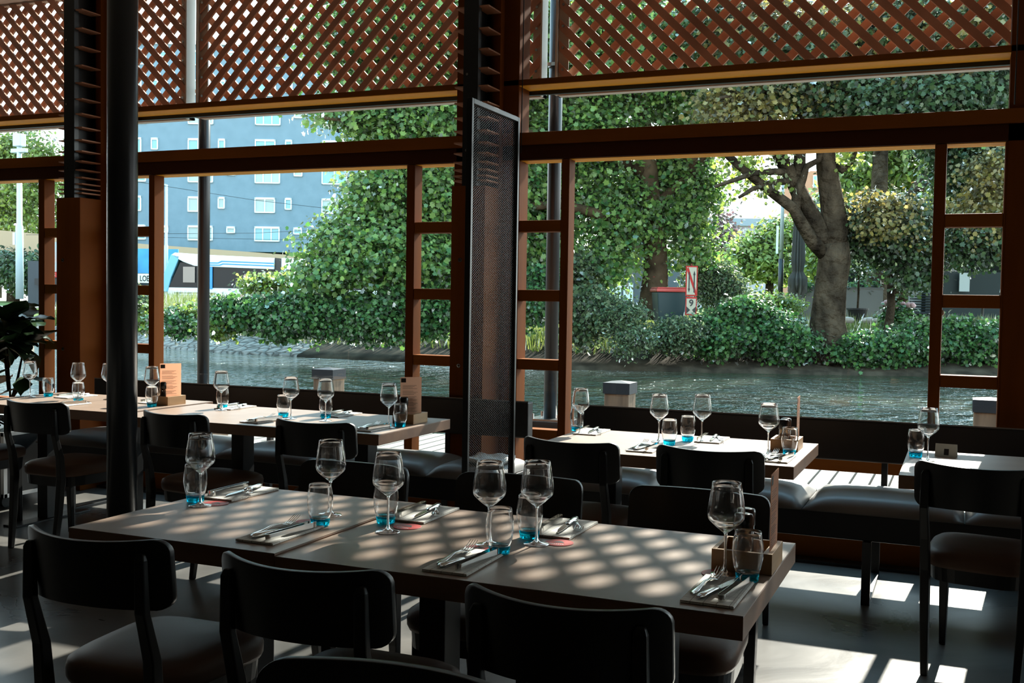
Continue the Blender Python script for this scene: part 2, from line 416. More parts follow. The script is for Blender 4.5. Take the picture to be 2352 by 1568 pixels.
def lattice(x0, x1, sgn, phF, phB, lab):
    t = thing('lattice_panel', lab, 'lattice', (0,0,0), 0, 'diagonal timber lattice sun screens above the deck')
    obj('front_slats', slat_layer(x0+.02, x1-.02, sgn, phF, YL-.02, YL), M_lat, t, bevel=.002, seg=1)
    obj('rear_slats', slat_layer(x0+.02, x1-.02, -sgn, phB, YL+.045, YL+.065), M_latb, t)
    fr = MB()
    fr.box(x0, x1, YL+.0, YL+.07, Z0-.02, Z0).box(x0, x1, YL, YL+.07, Z1, Z1+.02)
    fr.box(x0, x0+.012, YL-.04, YL+.07, Z0-.02, Z1).box(x1-.012, x1, YL-.04, YL+.07, Z0-.02, Z1)
    fr.box(x0+.012, x0+.085, YL+.002, YL+.008, Z0, Z1).box(x1-.085, x1-.012, YL+.002, YL+.008, Z0, Z1)
    obj('steel_frame', fr, M_white_steel, t)
    bo = MB(); z = 3.033-.0
    for xx in (x0+.05, x1-.05):
        z = 3.033
        while z < Z1-.03: bo.tube([(xx, YL-.021, z), (xx, YL-.027, z)], .010, 10); z += PITCH
    obj('bolt', bo, M_chrome, t)
# front-slat phases put a slat centre on every bolt row
lattice(-2.70, .30, -1, -2.66+(3.033-Z0), -2.60, 'diagonal timber lattice sun screen at upper right before the big tree')
lattice(-5.83, -2.80, 1, -5.79-(3.004-Z0), -5.72, 'diagonal timber lattice sun screen at top centre left of the perforated screen')
lattice(-8.95, -5.925, -1, -8.9, -8.83, 'diagonal timber lattice sun screen at upper left beside the apartment block')
lattice(.45, 3.45, 1, .5, .57, 'diagonal timber lattice sun screen beyond the right end of the room')
lattice(-12.1, -9.07, 1, -12.0, -11.93, 'diagonal timber lattice sun screen beyond the left end of the room')

def pile(x, y, lab):
    t = thing('mooring_pile', lab, 'post', (x, y, 0), 0, 'timber piles along the deck edge')
    obj('timber', MB().box(-.128,.128,-.128,.128,-2,.49), M_pile, t, bevel=.012)
    obj('metal_cap', MB().box(-.138,.138,-.138,.138,.49,.60).add([(-.138,-.138,.60),(.138,-.138,.60),(.138,.138,.60),(-.138,.138,.60),(0,0,.62)], [(0,1,4),(1,2,4),(2,3,4),(3,0,4)]), M_cap_pile, t)
pile(-6.60, 10.35, 'square timber pile with dark metal cap behind the left bench')
pile(-3.17, 10.35, 'square timber pile with dark metal cap behind the left end of the right bench')
pile(.23, 10.35, 'square timber pile with pale sunlit cap behind the right end window')
pile(-10.0, 10.35, 'square timber pile with metal cap behind the potted plant')

# ------------------------------------------------------------------ water and far bank
def water_mat():
    m = bpy.data.materials.new('canal_water'); m.use_nodes = True; n = m.node_tree; b = n.nodes['Principled BSDF']
    b.inputs['Base Color'].default_value = (.022,.032,.018,1); b.inputs['Roughness'].default_value = .03; b.inputs['IOR'].default_value = 1.4; b.inputs['Specular IOR Level'].default_value = .7
    t = n.nodes.new('ShaderNodeTexCoord'); mp = n.nodes.new('ShaderNodeMapping'); mp.inputs['Scale'].default_value = (1.15,.75,1); mp.inputs['Rotation'].default_value = (0,0,-.35)
    a = n.nodes.new('ShaderNodeTexNoise'); a.inputs['Scale'].default_value = 1.6; a.inputs['Detail'].default_value = 4; a.inputs['Roughness'].default_value = .55
    bp = n.nodes.new('ShaderNodeBump'); bp.inputs['Strength'].default_value = 1.0; bp.inputs['Distance'].default_value = .62
    n.links.new(t.outputs['Object'], mp.inputs[0]); n.links.new(mp.outputs[0], a.inputs[0]); n.links.new(a.outputs[0], bp.inputs['Height']); n.links.new(bp.outputs[0], b.inputs['Normal'])
    return m
WZ = -.8
o = obj('canal_water', MB().add([(-90,7,WZ),(60,7,WZ),(60,60,WZ),(-90,60,WZ)], [(0,1,2,3)]), water_mat())
tag(o, 'rippled dark green canal water with bright sky glints between deck and far bank', 'water', kind='stuff')
EDGE = [(-90,52),(-60,43),(-45,39),(-31.75,35.4),(-26.1,33.4),(-21.9,32.9),(-16.6,32.7),(-11.4,32.4),(-7.8,33.7),(-3.9,34.9),(-.8,36.3),(5,38),(20,42),(60,50)]
def edge_y(x):
    for (a, b), (c, d) in zip(EDGE, EDGE[1:]):
        if a <= x <= c: return b+(d-b)*(x-a)/(c-a)
    return 45
PROF = [(0,-1.2),(.15,-.72),(1.2,-.45),(2.4,-.1),(4.0,.25),(7,.45),(12,.55),(400,.6)]
def bank(x0, x1, p0, p1, m, name, n=60):
    mb = MB(); vs = []; fs = []; P = PROF[p0:p1+1]
    for i in range(n+1):
        x = x0+(x1-x0)*i/n; y = edge_y(x)
        for k, (d, z) in enumerate(P): vs.append((x, y+d, z))
    L = len(P)
    for i in range(n):
        for k in range(L-1): fs.append((i*L+k, (i+1)*L+k, (i+1)*L+k+1, i*L+k+1))
    mb.add(vs, fs); return struct(name, mb, m, smooth=True)
def stone_mat():
    m = mat('revetment_stone', (.30,.29,.27), .85, .2); n = m.node_tree; b = n.nodes['Principled BSDF']
    t = n.nodes.new('ShaderNodeTexCoord'); v = n.nodes.new('ShaderNodeTexVoronoi'); v.inputs['Scale'].default_value = 2.1; v.feature = 'DISTANCE_TO_EDGE'
    r = n.nodes.new('ShaderNodeValToRGB'); r.color_ramp.elements[0].position = 0; r.color_ramp.elements[0].color = (.04,.036,.03,1); r.color_ramp.elements[1].position = .14; r.color_ramp.elements[1].color = (.20,.19,.17,1)
    bp = n.nodes.new('ShaderNodeBump'); bp.inputs['Strength'].default_value = .9; bp.inputs['Distance'].default_value = .25
    n.links.new(t.outputs['Object'], v.inputs[0]); n.links.new(v.outputs[0], r.inputs[0]); n.links.new(r.outputs[0], b.inputs['Base Color']); n.links.new(v.outputs[0], bp.inputs['Height']); n.links.new(bp.outputs[0], b.inputs['Normal'])
    return m
M_grass = mat('rough_grass', (.07,.12,.03), .9, .1, noise=((.13,.15,.05), 1.3, (1,1,1), 8))
M_soil = mat('bank_soil', (.022,.018,.013), .95, .1, noise=((.06,.05,.035), 2, (1,1,1), 8))
bank(-60, -22.5, 0, 3, stone_mat(), 'stone_revetment')
bank(-22.5, 60, 0, 3, M_soil, 'earth_bank')
bank(-90, 60, 3, 7, M_grass, 'far_ground')
struct('promenade_path', MB().box(-70,-18,44,47,.56,.605), mat('pale_path', (.20,.19,.17), .9))

# ------------------------------------------------------------------ foliage tools
def leaf_mat(name, c1, c2, trans=.55, gloss=.25):
    m = bpy.data.materials.new(name); m.use_nodes = True; n = m.node_tree; n.nodes.clear()
    o = n.nodes.new('ShaderNodeOutputMaterial'); g = n.nodes.new('ShaderNodeNewGeometry'); r = n.nodes.new('ShaderNodeValToRGB')
    r.color_ramp.elements[0].color = (*c1,1); r.color_ramp.elements[1].color = (*c2,1)
    d = n.nodes.new('ShaderNodeBsdfDiffuse'); t = n.nodes.new('ShaderNodeBsdfTranslucent'); mx = n.nodes.new('ShaderNodeMixShader'); mx.inputs[0].default_value = trans
    gl = n.nodes.new('ShaderNodeBsdfGlossy'); gl.inputs['Roughness'].default_value = .35; fr = n.nodes.new('ShaderNodeFresnel'); fr.inputs[0].default_value = 1.4
    hs = n.nodes.new('ShaderNodeHueSaturation'); hs.inputs['Value'].default_value = 1.7; hs.inputs['Saturation'].default_value = 1.1; hs.inputs['Hue'].default_value = .485
    m2 = n.nodes.new('ShaderNodeMixShader')
    n.links.new(g.outputs['Random Per Island'], r.inputs[0]); n.links.new(r.outputs[0], d.inputs[0]); n.links.new(r.outputs[0], hs.inputs['Color']); n.links.new(hs.outputs[0], t.inputs[0])
    n.links.new(d.outputs[0], mx.inputs[1]); n.links.new(t.outputs[0], mx.inputs[2])
    n.links.new(fr.outputs[0], m2.inputs[0]); n.links.new(mx.outputs[0], m2.inputs[1]); n.links.new(gl.outputs[0], m2.inputs[2]); n.links.new(m2.outputs[0], o.inputs[0])
    return m
L_plane = leaf_mat('plane_leaf', (.045,.14,.04), (.24,.36,.09), .52)
L_dark = leaf_mat('dark_leaf', (.03,.07,.03), (.08,.13,.045), .45)
L_gold = leaf_mat('golden_green_leaf', (.13,.13,.035), (.36,.29,.10), .55)
L_light = leaf_mat('light_green_leaf', (.13,.22,.05), (.30,.38,.10), .6)
L_shrub = leaf_mat('shrub_leaf', (.015,.075,.022), (.11,.23,.06), .42)
L_hedge = leaf_mat('mixed_hedge_leaf', (.03,.075,.03), (.17,.22,.10), .42)
L_purple = leaf_mat('purple_leaf', (.09,.05,.055), (.20,.13,.13), .4)
L_grass = leaf_mat('grass_blade', (.08,.13,.03), (.20,.23,.08), .4)
L_fig = mat('fig_leaf', (.010,.030,.009), .42, .35, noise=((.022,.055,.014), 8, (1,1,1), 3))
MAPLE = np.array([(0,-.42),(.20,-.36),(.44,-.22),(.33,-.05),(.47,.20),(.24,.22),(.12,.36),(.0,.52),(-.16,.28),(-.42,.24),(-.30,-.02),(-.40,-.26),(-.16,-.34)])
OVAL = np.array([(0,-.5),(.22,-.12),(.2,.2),(0,.5),(-.2,.2),(-.22,-.12)])
QUAD = np.array([(0,-.5),(.26,0),(0,.5),(-.26,0)])
def leaves(name, C, N, size, shape, m, parent):
    """C centres (n,3), N normals (n,3), size (n,)"""
    n = len(C); N = N/np.linalg.norm(N, axis=1, keepdims=True)
    a = rng.normal(size=(n,3)); a -= (a*N).sum(1, keepdims=True)*N; a /= np.linalg.norm(a, axis=1, keepdims=True); b = np.cross(N, a)
    k = len(shape)
    V = C[:,None,:] + size[:,None,None]*(shape[None,:,0,None]*a[:,None,:] + shape[None,:,1,None]*b[:,None,:] + (np.abs(shape[None,:,0,None])*.35)*N[:,None,:])
    me = bpy.data.meshes.new(name); me.vertices.add(n*k); me.vertices.foreach_set('co', V.reshape(-1).astype(np.float32))
    me.loops.add(n*k); me.loops.foreach_set('vertex_index', np.arange(n*k, dtype=np.int32))
    me.polygons.add(n); me.polygons.foreach_set('loop_start', np.arange(0, n*k, k, dtype=np.int32))
    me.update(calc_edges=True); me.validate(); me.materials.append(m)
    return obj(name, me, m, parent)
def cloud(blobs, n, clump=.35, per=14, shell=.45, up=.5, drop=0.):
    """leaf centres gathered in clumps inside ellipsoids; blobs (x,y,z,rx,ry,rz)"""
    B = np.array(blobs, float); vol = (B[:,3]*B[:,5]+B[:,3]*B[:,4]+B[:,4]*B[:,5]); idx = rng.choice(len(B), size=max(1, n//per), p=vol/vol.sum())
    d = rng.normal(size=(len(idx),3)); d /= np.linalg.norm(d, axis=1, keepdims=True)
    rad = shell+(1-shell)*rng.random((len(idx),1))**.6
    cc = B[idx,:3] + d*rad*B[idx,3:6]
    C = np.repeat(cc, per, 0); D = np.repeat(d, per, 0)
    g = rng.normal(size=C.shape)*clump; g[:,2] *= .55; C = C+g; C[:,2] -= drop*np.abs(g[:,0])
    N = D*.6 + rng.normal(size=C.shape)*.55; N[:,2] += up
    return C, N
def foliage(name, blobs, n, size, m, parent, shape=OVAL, **k):
    C, N = cloud(blobs, n, **k); C[:,2] = np.maximum(C[:,2], WZ+.05)
    return leaves(name, C, N, size*(.6+.8*rng.random(len(C))), shape, m, parent)
M_bark = mat('mottled_bark', (.018,.013,.009), .95, .05, noise=((.075,.055,.036), 2.2, (1,1,.5), 8), bump=(4,1,.25))
M_barkp = mat('plane_tree_bark', (.03,.02,.012), .95, .05, noise=((.11,.075,.045), 1.6, (1,1,.6), 8), bump=(5,.7,.05))

def B(px, py, D, rx, rz, ry=None):
    p = spot(px, py, D); s = D/2461
    return (p.x, p.y, p.z, rx*s, (ry if ry else rx*.6)*s, rz*s)
def path(pts): return [tuple(spot(*p)) for p in pts]

# ---- plane tree with the big drooping crown
t = tag(thing('plane_tree', 'large plane tree with drooping bright green crown over the far bank left of the sign', 'tree', tuple(spot(1500,705,37))), kind='thing')
T0 = Vector(t.location)
def rel(pts): return [tuple(Vector(p)-T0) for p in pts]
obj('trunk', MB().tube(rel(path([(1498,735,37),(1500,690,37),(1503,620,37),(1500,560,37),(1490,480,37),(1480,380,37),(1460,240,37),(1440,60,37)])), [.62,.50,.42,.40,.36,.32,.28,.15], 16), M_barkp, t, smooth=True)
br = [([(1500,560,37),(1400,500,36.5),(1280,470,36),(1150,480,35.5),(1000,520,35),(900,560,34.5),(790,600,34)], .22), ([(1490,480,37),(1560,420,37),(1600,380,37),(1640,300,37)], .2),
      ([(1480,400,37),(1300,330,36),(1100,290,35.5),(900,290,35),(740,275,34.5)], .22), ([(1460,250,37),(1250,120,36.5),(1000,60,36)], .2), ([(1000,520,35),(960,600,34.5),(880,660,34)], .1), ([(1575,300,37),(1582,390,37),(1590,470,37)], .30), ([(1440,250,37),(1500,120,37),(1560,0,37)], .18)]
for pts, r in br: obj('branch', MB().tube(rel(path(pts)), [r*(1-.75*i/(len(pts)-1)) for i in range(len(pts))], 8), M_barkp, t, smooth=True)
crown = [B(860,90,36,190,120), B(1010,60,36,200,130), B(1150,120,37,200,170), B(1350,120,37,200,150), B(1520,120,38,150,130), B(800,245,35,100,32), B(900,270,35,130,60), B(1000,280,35,120,80),
         B(880,420,35,95,60), B(975,450,35,120,110), B(840,500,35,75,60), B(800,560,34.5,105,50), B(900,580,34.5,140,80), B(1020,590,35,100,90), B(760,620,34.2,85,36), B(1120,420,36,120,170), B(1230,400,37,100,150), B(1240,560,37,90,110),
         B(1370,420,37,75,120), B(1430,500,37,90,90), B(1520,430,38,90,90), B(1545,380,38,80,70), B(1390,600,36.5,60,70), B(1590,570,37,50,60), B(1600,430,37,40,50), B(1560,500,37,70,50), B(1330,300,37,150,90), B(1560,240,37,90,60)]
C, N = cloud([(b[0],b[1],b[2],b[3],b[4],b[5]) for b in crown], 175000, clump=.42, per=22, shell=.25, drop=.35)
leaves('foliage', C-np.array(T0), N, .155*(.5+1.1*rng.random(len(C))), MAPLE, L_plane, t)

# ---- big forked tree on the right
t = thing('forked_tree', 'big tree with thick forked trunk and mossy spreading limbs on the far bank', 'tree', tuple(spot(1905,795,35)))
T0 = Vector(t.location)
obj('trunk', MB().tube(rel(path([(1905,830,35.2),(1905,795,35),(1900,740,35),(1905,660,35),(1912,600,35),(1908,560,35)])), [.85,.68,.56,.50,.52,.50], 20), M_bark, t, smooth=True)
limbs = [([(1908,575,35),(1912,520,35),(1900,450,35),(1888,385,35),(1882,320,35),(1860,200,35),(1840,40,35)], .46),
         ([(1900,580,35),(1870,520,35),(1835,460,34.8),(1810,410,34.5),(1780,360,34.3),(1755,300,34),(1720,180,34),(1690,60,34)], .33),
         ([(1895,590,35),(1860,555,34.6),(1832,510,34.4),(1815,480,34.2),(1770,447,34),(1715,405,33.7),(1665,362,33.4),(1640,330,33.3)], .24),
         ([(1818,490,34.3),(1822,450,34.3),(1835,410,34.3),(1842,385,34.3),(1870,370,34.6),(1880,330,34.8)], .17),
         ([(1822,430,34.5),(1826,380,34.5),(1828,320,34.5),(1832,180,34.5)], .25),
         ([(1815,400,34.5),(1770,396,34),(1720,400,33.6),(1680,415,33.3),(1635,430,33)], .13),
         ([(1800,418,34.4),(1760,422,34),(1720,436,33.6),(1690,455,33.4)], .12),
         ([(1888,370,35),(1925,395,35),(1945,375,35),(1960,330,35),(1975,250,35)], .12),
         ([(1882,320,35),(1905,260,35.3),(1940,150,35.5),(1960,20,36)], .3),
         ([(1830,250,34.5),(1780,230,34),(1700,215,33.5),(1640,230,33)], .12)]
for pts, r in limbs: obj('limb', MB().tube(rel(path(pts)), [r*(1-.6*i/(len(pts)-1)) for i in range(len(pts))], 10), M_bark, t, smooth=True)
def fol(name, bl, n, size, m, **k):
    C, N = cloud(bl, n, **k); leaves(name, C-np.array(T0), N, size*(.6+.8*rng.random(len(C))), MAPLE, m, t)
fol('golden_foliage', [B(1720,225,34,110,50), B(1850,220,35,130,70), B(1650,255,34,70,45), B(1700,290,34,60,30), B(1950,280,35,80,40), B(1900,100,35,200,100), B(2050,150,34,150,90), B(1740,90,34,130,90), B(2200,90,33,120,90)], 24000, .17, L_gold, clump=.4, shell=.2)
fol('dark_foliage', [B(1760,150,34,150,110), B(2000,240,34,170,60), B(2150,230,33,150,70), B(2250,180,33,130,110), B(2080,80,34,170,100), B(1650,60,35,100,80), B(2300,60,33,100,80)], 30000, .17, L_dark, clump=.4, shell=.2)
fol('limb_leaves', [B(1720,410,34,50,12), B(1745,435,34,45,10), B(1690,370,34,50,25), B(1790,365,34,30,15), B(1935,370,35,40,20)], 700, .16, L_light, clump=.25, per=6)

# ---- other trees
def tree(lab, trunk, rad, layers, cat='tree', name='broadleaf_tree', bark=None, group=None):
    p0 = spot(*trunk[0]); global T0
    t = thing(name, lab, cat, tuple(p0), 0, group); T0 = Vector(t.location)
    tp_ = rel(path(trunk)); tp_ = [(tp_[0][0], tp_[0][1], tp_[0][2]-2.6)]+tp_
    obj('trunk', MB().tube(tp_, [rad*1.1]+[rad*(1-.5*i/(len(trunk)-1)) for i in range(len(trunk))], 10), bark or M_bark, t, smooth=True)
    for nm, bl, n, sz, m, kw in layers:
        C, N = cloud(bl, n, **kw); leaves(nm, C-np.array(T0), N, sz*(.6+.8*rng.random(len(C))), MAPLE if sz < .3 else OVAL, m, t)
    return t
tree('straight trunked tree with pale green crown behind the forked tree', [(2010,700,48),(2010,600,48),(2010,450,48),(2011,340,48),(2013,160,48)], .5,
     [('foliage', [B(2000,380,50,90,70), B(2110,390,50,90,70), B(1960,430,50,50,60), B(2200,390,50,80,60), B(2060,300,50,120,60), B(2300,380,50,80,70)], 15000, .30, L_light, dict(clump=.5, shell=.3))])
tree('dark tree with slanting limbs behind the right ladder window', [(2062,560,44),(2075,470,44),(2110,415,44),(2155,360,44),(2220,270,44)], .34,
     [('foliage', [B(2250,410,40,110,60), B(2230,350,40,100,50), B(2180,300,40,90,60), B(2330,440,40,60,60)], 20000, .18, L_dark, dict(clump=.45, shell=.3)),
      ('golden_foliage', [B(2260,470,38,70,25), B(2200,520,38,60,30), B(2270,400,38,70,50)], 3500, .16, L_gold, dict(clump=.35))])
tree('small dark maple with golden top between forked tree and terrace', [(2040,760,36),(2045,700,36),(2040,600,36),(2035,520,36)], .16,
     [('foliage', [B(1990,520,35.5,60,55), B(2050,530,35.5,70,70), B(2100,580,35.5,55,60), B(2020,565,36,60,40), B(1960,545,36,40,30), B(2095,640,35.5,30,25)], 20000, .145, L_dark, dict(clump=.35, shell=.3)),
      ('golden_foliage', [B(1990,470,35,50,22), B(2060,480,35,50,25), B(2095,555,35,30,30), B(2030,520,34.6,60,40)], 2600, .14, L_gold, dict(clump=.3))])
tree('dark leaved bough with golden tips hanging before the terrace glass', [(2352,760,36),(2345,640,36),(2300,560,35.5),(2240,540,35)], .14,
     [('foliage', [B(2200,550,35,45,30), B(2290,560,35,70,38), B(2240,590,35,35,22)], 5500, .15, L_dark, dict(clump=.3, shell=.3)),
      ('golden_foliage', [B(2220,535,34.8,60,18), B(2290,540,34.8,50,25)], 1800, .14, L_gold, dict(clump=.3))])
tree('rounded pale green tree in the distance left of the forked tree', [(1765,690,78),(1765,640,78),(1762,560,78)], .35,
     [('foliage', [B(1785,545,78,35,45), B(1730,580,78,50,38), B(1790,560,78,50,50), B(1745,610,78,65,35), B(1700,600,78,30,35), B(1800,620,78,40,30)], 11000, .38, L_light, dict(clump=.6, shell=.35))])
tree('purple leaved tree in the distance behind the channel sign', [(1655,680,88),(1655,620,88),(1655,560,88)], .35,
     [('foliage', [B(1655,530,88,25,35), B(1650,580,88,32,45), B(1660,630,88,25,30)], 3500, .38, L_purple, dict(clump=.6))])
tree('tall green tree at far left behind the white lamp post', [(30,700,100),(30,600,100),(40,450,100)], .6,
     [('foliage', [B(0,380,100,60,60), B(0,470,100,60,60), B(60,360,100,90,60), B(20,430,100,110,80), B(110,430,100,60,90), B(60,510,100,110,50), B(-20,330,100,60,60)], 15000, .42, L_light, dict(clump=.7, shell=.3)),
      ('dark_foliage', [B(20,600,98,60,50), B(60,640,98,60,30), B(-20,600,98,60,50), B(110,630,90,60,40), B(30,620,90,90,45)], 9000, .42, L_dark, dict(clump=.6))])
tree('green tree behind the closed grey parasol', [(1850,720,62),(1850,660,62),(1860,600,62)], .25,
     [('foliage', [B(1870,590,60,30,60), B(1940,520,60,40,80), B(1890,480,62,30,40)], 4000, .32, L_light, dict(clump=.5))])

# ---- shrubs along the bank, each its own plant
SH = [
 ('fern like bright green shrub above the stone slope, leftmost of the bank shrubs', [(560,728,35,70,34),(520,715,35,40,22)], 3600, .22, L_shrub),
 ('bright green shrub right of the leftmost bank shrub with yellow foot', [(650,745,34.6,75,50)], 3600, .22, L_shrub),
 ('dense mid green bank shrub below the left end of the plane tree crown', [(740,735,34.4,75,58)], 4200, .20, L_shrub),
 ('pale green tipped shrub beside the tram, behind the bank shrubs', [(620,665,37,60,25),(680,660,36.5,55,30)], 2200, .2, L_light),
 ('dark green bank shrub below the plane tree crown, under its middle', [(830,745,34.2,75,56)], 4200, .20, L_shrub),
 ('large leaved bank shrub left of the ladder window stile', [(905,735,34.2,65,62)], 3800, .24, L_shrub),
 ('bank shrub seen through the left ladder window', [(985,730,34.2,70,68)], 3800, .22, L_shrub),
 ('bank shrub seen through the ladder window right of the screen', [(1160,720,34.8,90,75),(1235,690,35,60,70)], 4800, .2, L_shrub),
 ('tall dark shrub right of the ladder window under the plane tree', [(1330,650,36,40,50),(1335,740,35,55,70)], 4200, .22, L_hedge),
 ('pale tipped bramble mound left of the grass gap', [(1400,735,34.4,70,55),(1440,790,33.8,45,42)], 4800, .17, L_hedge),
 ('low bramble shrub in front of the dark waste container', [(1540,775,34.6,70,45)], 3600, .18, L_hedge),
 ('round bush behind the channel sign', [(1645,680,37,48,60),(1610,660,37,30,50)], 4200, .18, L_hedge),
 ('dark green bank shrub right of the channel sign', [(1640,785,34.8,70,48)], 3600, .2, L_shrub),
 ('broad leafy bank shrub before the grey planters', [(1725,765,35,80,62)], 4800, .2, L_shrub),
 ('leafy bank shrub at the left foot of the forked tree', [(1800,795,34.6,65,48)], 3800, .2, L_shrub),
 ('low hedge behind the bank shrubs right of the channel sign', [(1730,700,42,70,20),(1790,705,42,40,18)], 3000, .18, L_light),
 ('leafy bank shrub at the right foot of the forked tree', [(1960,818,34.6,50,36)], 3400, .2, L_shrub),
 ('bank shrub with scattered cream flower heads right of the forked tree', [(2040,812,34.8,70,40)], 4600, .2, L_shrub),
 ('bank shrub beside the mullion of the right ladder window', [(2115,802,35,55,46)], 3400, .2, L_shrub),
 ('flowering elder bush seen through the right ladder window', [(2230,802,35,80,48),(2190,775,35,40,36)], 5200, .2, L_shrub),
 ('dark bush at the right end of the bank', [(2330,790,35.5,60,60)], 3000, .2, L_shrub),
 ('pale wild plants on the slope behind the round column', [(335,735,37.5,28,30)], 900, .24, L_light),
 ('leafy green weeds in the middle of the grassy slope', [(385,748,36.5,35,22),(420,755,36,30,18)], 1500, .22, L_shrub),
 ('yellow green weeds beside the pipe post on the slope', [(445,735,36.5,28,32),(500,760,35.3,30,16)], 1500, .22, L_light),
 ('dark green bush far left above the stone slope', [(300,720,38,35,50)], 1500, .2, L_hedge),
]
for lab, bl, n, sz, m in SH:
    bs = []
    for b in bl:
        w0 = B(*b); bs.append(w0[:3]+(w0[3]*.72, w0[4]*.8, w0[5]*.78))
        for q in range(6):
            a = random.uniform(0, PI); f = random.uniform(.28,.5)
            bs.append((w0[0]+w0[3]*.75*math.cos(a), w0[1]-w0[4]*random.uniform(-.2,.6), w0[2]+w0[5]*(.25+.75*math.sin(a))*random.uniform(.5,.95), w0[3]*f, w0[4]*f, w0[5]*f*.8))
    o = foliage('bank_shrub', bs, int(n*2.3), sz*.66, m, None, shape=MAPLE if sz > .19 else OVAL, clump=.24, per=12, shell=.2)
    tag(o, lab, 'shrub', 'shrubs along the far bank')
    if 'cream' in lab or 'elder' in lab:
        fl = MB()
        for q in range(16):
            b = random.choice(bs); p = Vector((b[0]+random.uniform(-.9,.9)*b[3], b[1]-b[4]*.95, b[2]+random.uniform(-.5,.85)*b[5]))
            fl.lathe([(0,.03),(.05,.03),(.10,.0),(0,-.03)], 8, Matrix.Translation(p) @ Matrix.Rotation(.5, 4, 'X'))
        obj('flower_heads', fl, mat('cream_flower', (.6,.58,.42), .8), o)

# grass on the slope above the stones, and reeds
def grass(name, n, xr, dr, h, lab, m):
    x = rng.uniform(*xr, n); y = np.array([edge_y(v) for v in x])+rng.uniform(*dr, n)
    z = np.interp(y-np.array([edge_y(v) for v in x]), [p[0] for p in PROF], [p[1] for p in PROF])
    me = MB; hh = h*(.5+rng.random(n)); lean = rng.normal(size=(n,2))*.18
    V = np.zeros((n,3,3)); a = rng.random(n)*PI
    V[:,0] = np.stack([x-np.cos(a)*.03, y-np.sin(a)*.03, z], 1); V[:,1] = np.stack([x+np.cos(a)*.03, y+np.sin(a)*.03, z], 1)
    V[:,2] = np.stack([x+lean[:,0]*hh, y+lean[:,1]*hh, z+hh], 1)
    me = bpy.data.meshes.new(name); me.vertices.add(n*3); me.vertices.foreach_set('co', V.reshape(-1).astype(np.float32)); me.loops.add(n*3); me.loops.foreach_set('vertex_index', np.arange(n*3, dtype=np.int32))
    me.polygons.add(n); me.polygons.foreach_set('loop_start', np.arange(0,n*3,3,dtype=np.int32)); me.update(calc_edges=True); me.materials.append(m)
    tag(obj(name, me, m), lab, 'grass', kind='stuff')
grass('tall_grass', 26000, (-42,-23.5), (2.0,8), .85, 'tall pale green grass growing on the slope above the stone bank', L_grass)
grass('bank_weeds', 14000, (-23.5,6), (1.5,9), .5, 'short weeds and grass between the bank shrubs', L_grass)

# ------------------------------------------------------------------ buildings and street on the far side
M_bluewall = mat('blue_grey_brick', (.165,.245,.30), .85, .1, noise=((.145,.22,.27), 1.2, (1,1,1), 6), bump=(30,.2,.02))
M_whiteframe = mat('white_window_frame', (.70,.78,.80), .5)
M_farglass = mat('far_window_glass', (.16,.36,.42), .15, .6)
M_curtain = mat('net_curtain', (.34,.42,.42), .7)
M_tan = mat('tan_concrete_fascia', (.40,.30,.20), .85, .2)
M_darkwall = mat('dark_ground_floor', (.025,.035,.045), .5)
def far(name, lab, cat, px, py, D, group=None):
    p = spot(px, py, D); return thing(name, lab, cat, tuple(p), RZV, group), D/2461, (px, py)
def fb(mb, ref, x0, x1, y0, y1, d0, d1):   # box from photo-sized numbers: x0..x1, top y0, bottom y1, depth d0..d1 (m), in the thing's own frame
    (cx, cy), s = ref[2], ref[1]
    return mb.box((x0-cx)*s, (x1-cx)*s, d0, d1, (cy-y1)*s, (cy-y0)*s)
ref = far('apartment_block', 'blue grey apartment block with rows of white framed windows across the canal', 'building', 330, 680, 100)
blk = ref[0]
g = MB(); fb(g, ref, 150, 1080, 108, 575, 0, 14); obj('facade_wall', g, M_bluewall, blk)
g = MB(); fb(g, ref, 145, 1085, 100, 108, -.3, 14.3); obj('roof_edge', g, M_whiteframe, blk)
g = MB(); fb(g, ref, 170, 1060, 583, 705, 1.5, 13); obj('ground_floor', g, M_darkwall, blk)
def winunit(x0, x1, y0, y1, panes, base=0):
    f = MB(); t_ = 2.5
    fb(f, ref, x0, x1, y0, y0+t_+2, -.12, .1); fb(f, ref, x0, x1, y1-t_, y1, -.12, .1); fb(f, ref, x0, x0+t_, y0, y1, -.12, .1); fb(f, ref, x1-t_, x1, y0, y1, -.12, .1)
    for k in range(1, panes): xx = x0+(x1-x0)*k/panes; fb(f, ref, xx-1.2, xx+1.2, y0, y1, -.10, .1)
    o = obj('window', f, M_whiteframe, blk)
    g = MB(); fb(g, ref, x0+t_, x1-t_, y0+t_, y1-t_, -.03, .02); obj('pane', g, M_farglass if random.random() < .55 else M_curtain, o)
for c in (277, 430, 583, 736, 889):
    for bt in (486, 354, 221):
        winunit(c, c+47, bt-35, bt, 2); winunit(c+69, c+85, bt-35, bt-8, 1)
    for bt in (551, 419, 287, 154):
        winunit(c, c+58, bt-34, bt, 2 if c != 583 else 3); winunit(c+89, c+109, bt-33, bt-17, 1)
ref = far('walkway_canopy', 'long tan concrete canopy fascia running below the apartment block', 'canopy', 330, 640, 92)
g = MB(); s = ref[1]
def zz(y): return (640-y)*s
def xx(x): return (x-330)*s
poly = [(-60,530),(135,545),(330,561),(700,583),(1080,600),(1080,611),(700,596),(330,576),(160,640),(60,590),(-60,568)]
g.prism([(xx(x), zz(y)) for x, y in poly], 2.5, Matrix(((1,0,0,0),(0,0,-1,2.5),(0,1,0,0),(0,0,0,1))))
obj('fascia', g, M_tan, ref[0])
g = MB()
for x in (-20,160,420,700,960): fb(g, ref, x-4, x+4, 585, 690, 1.0, 1.6)
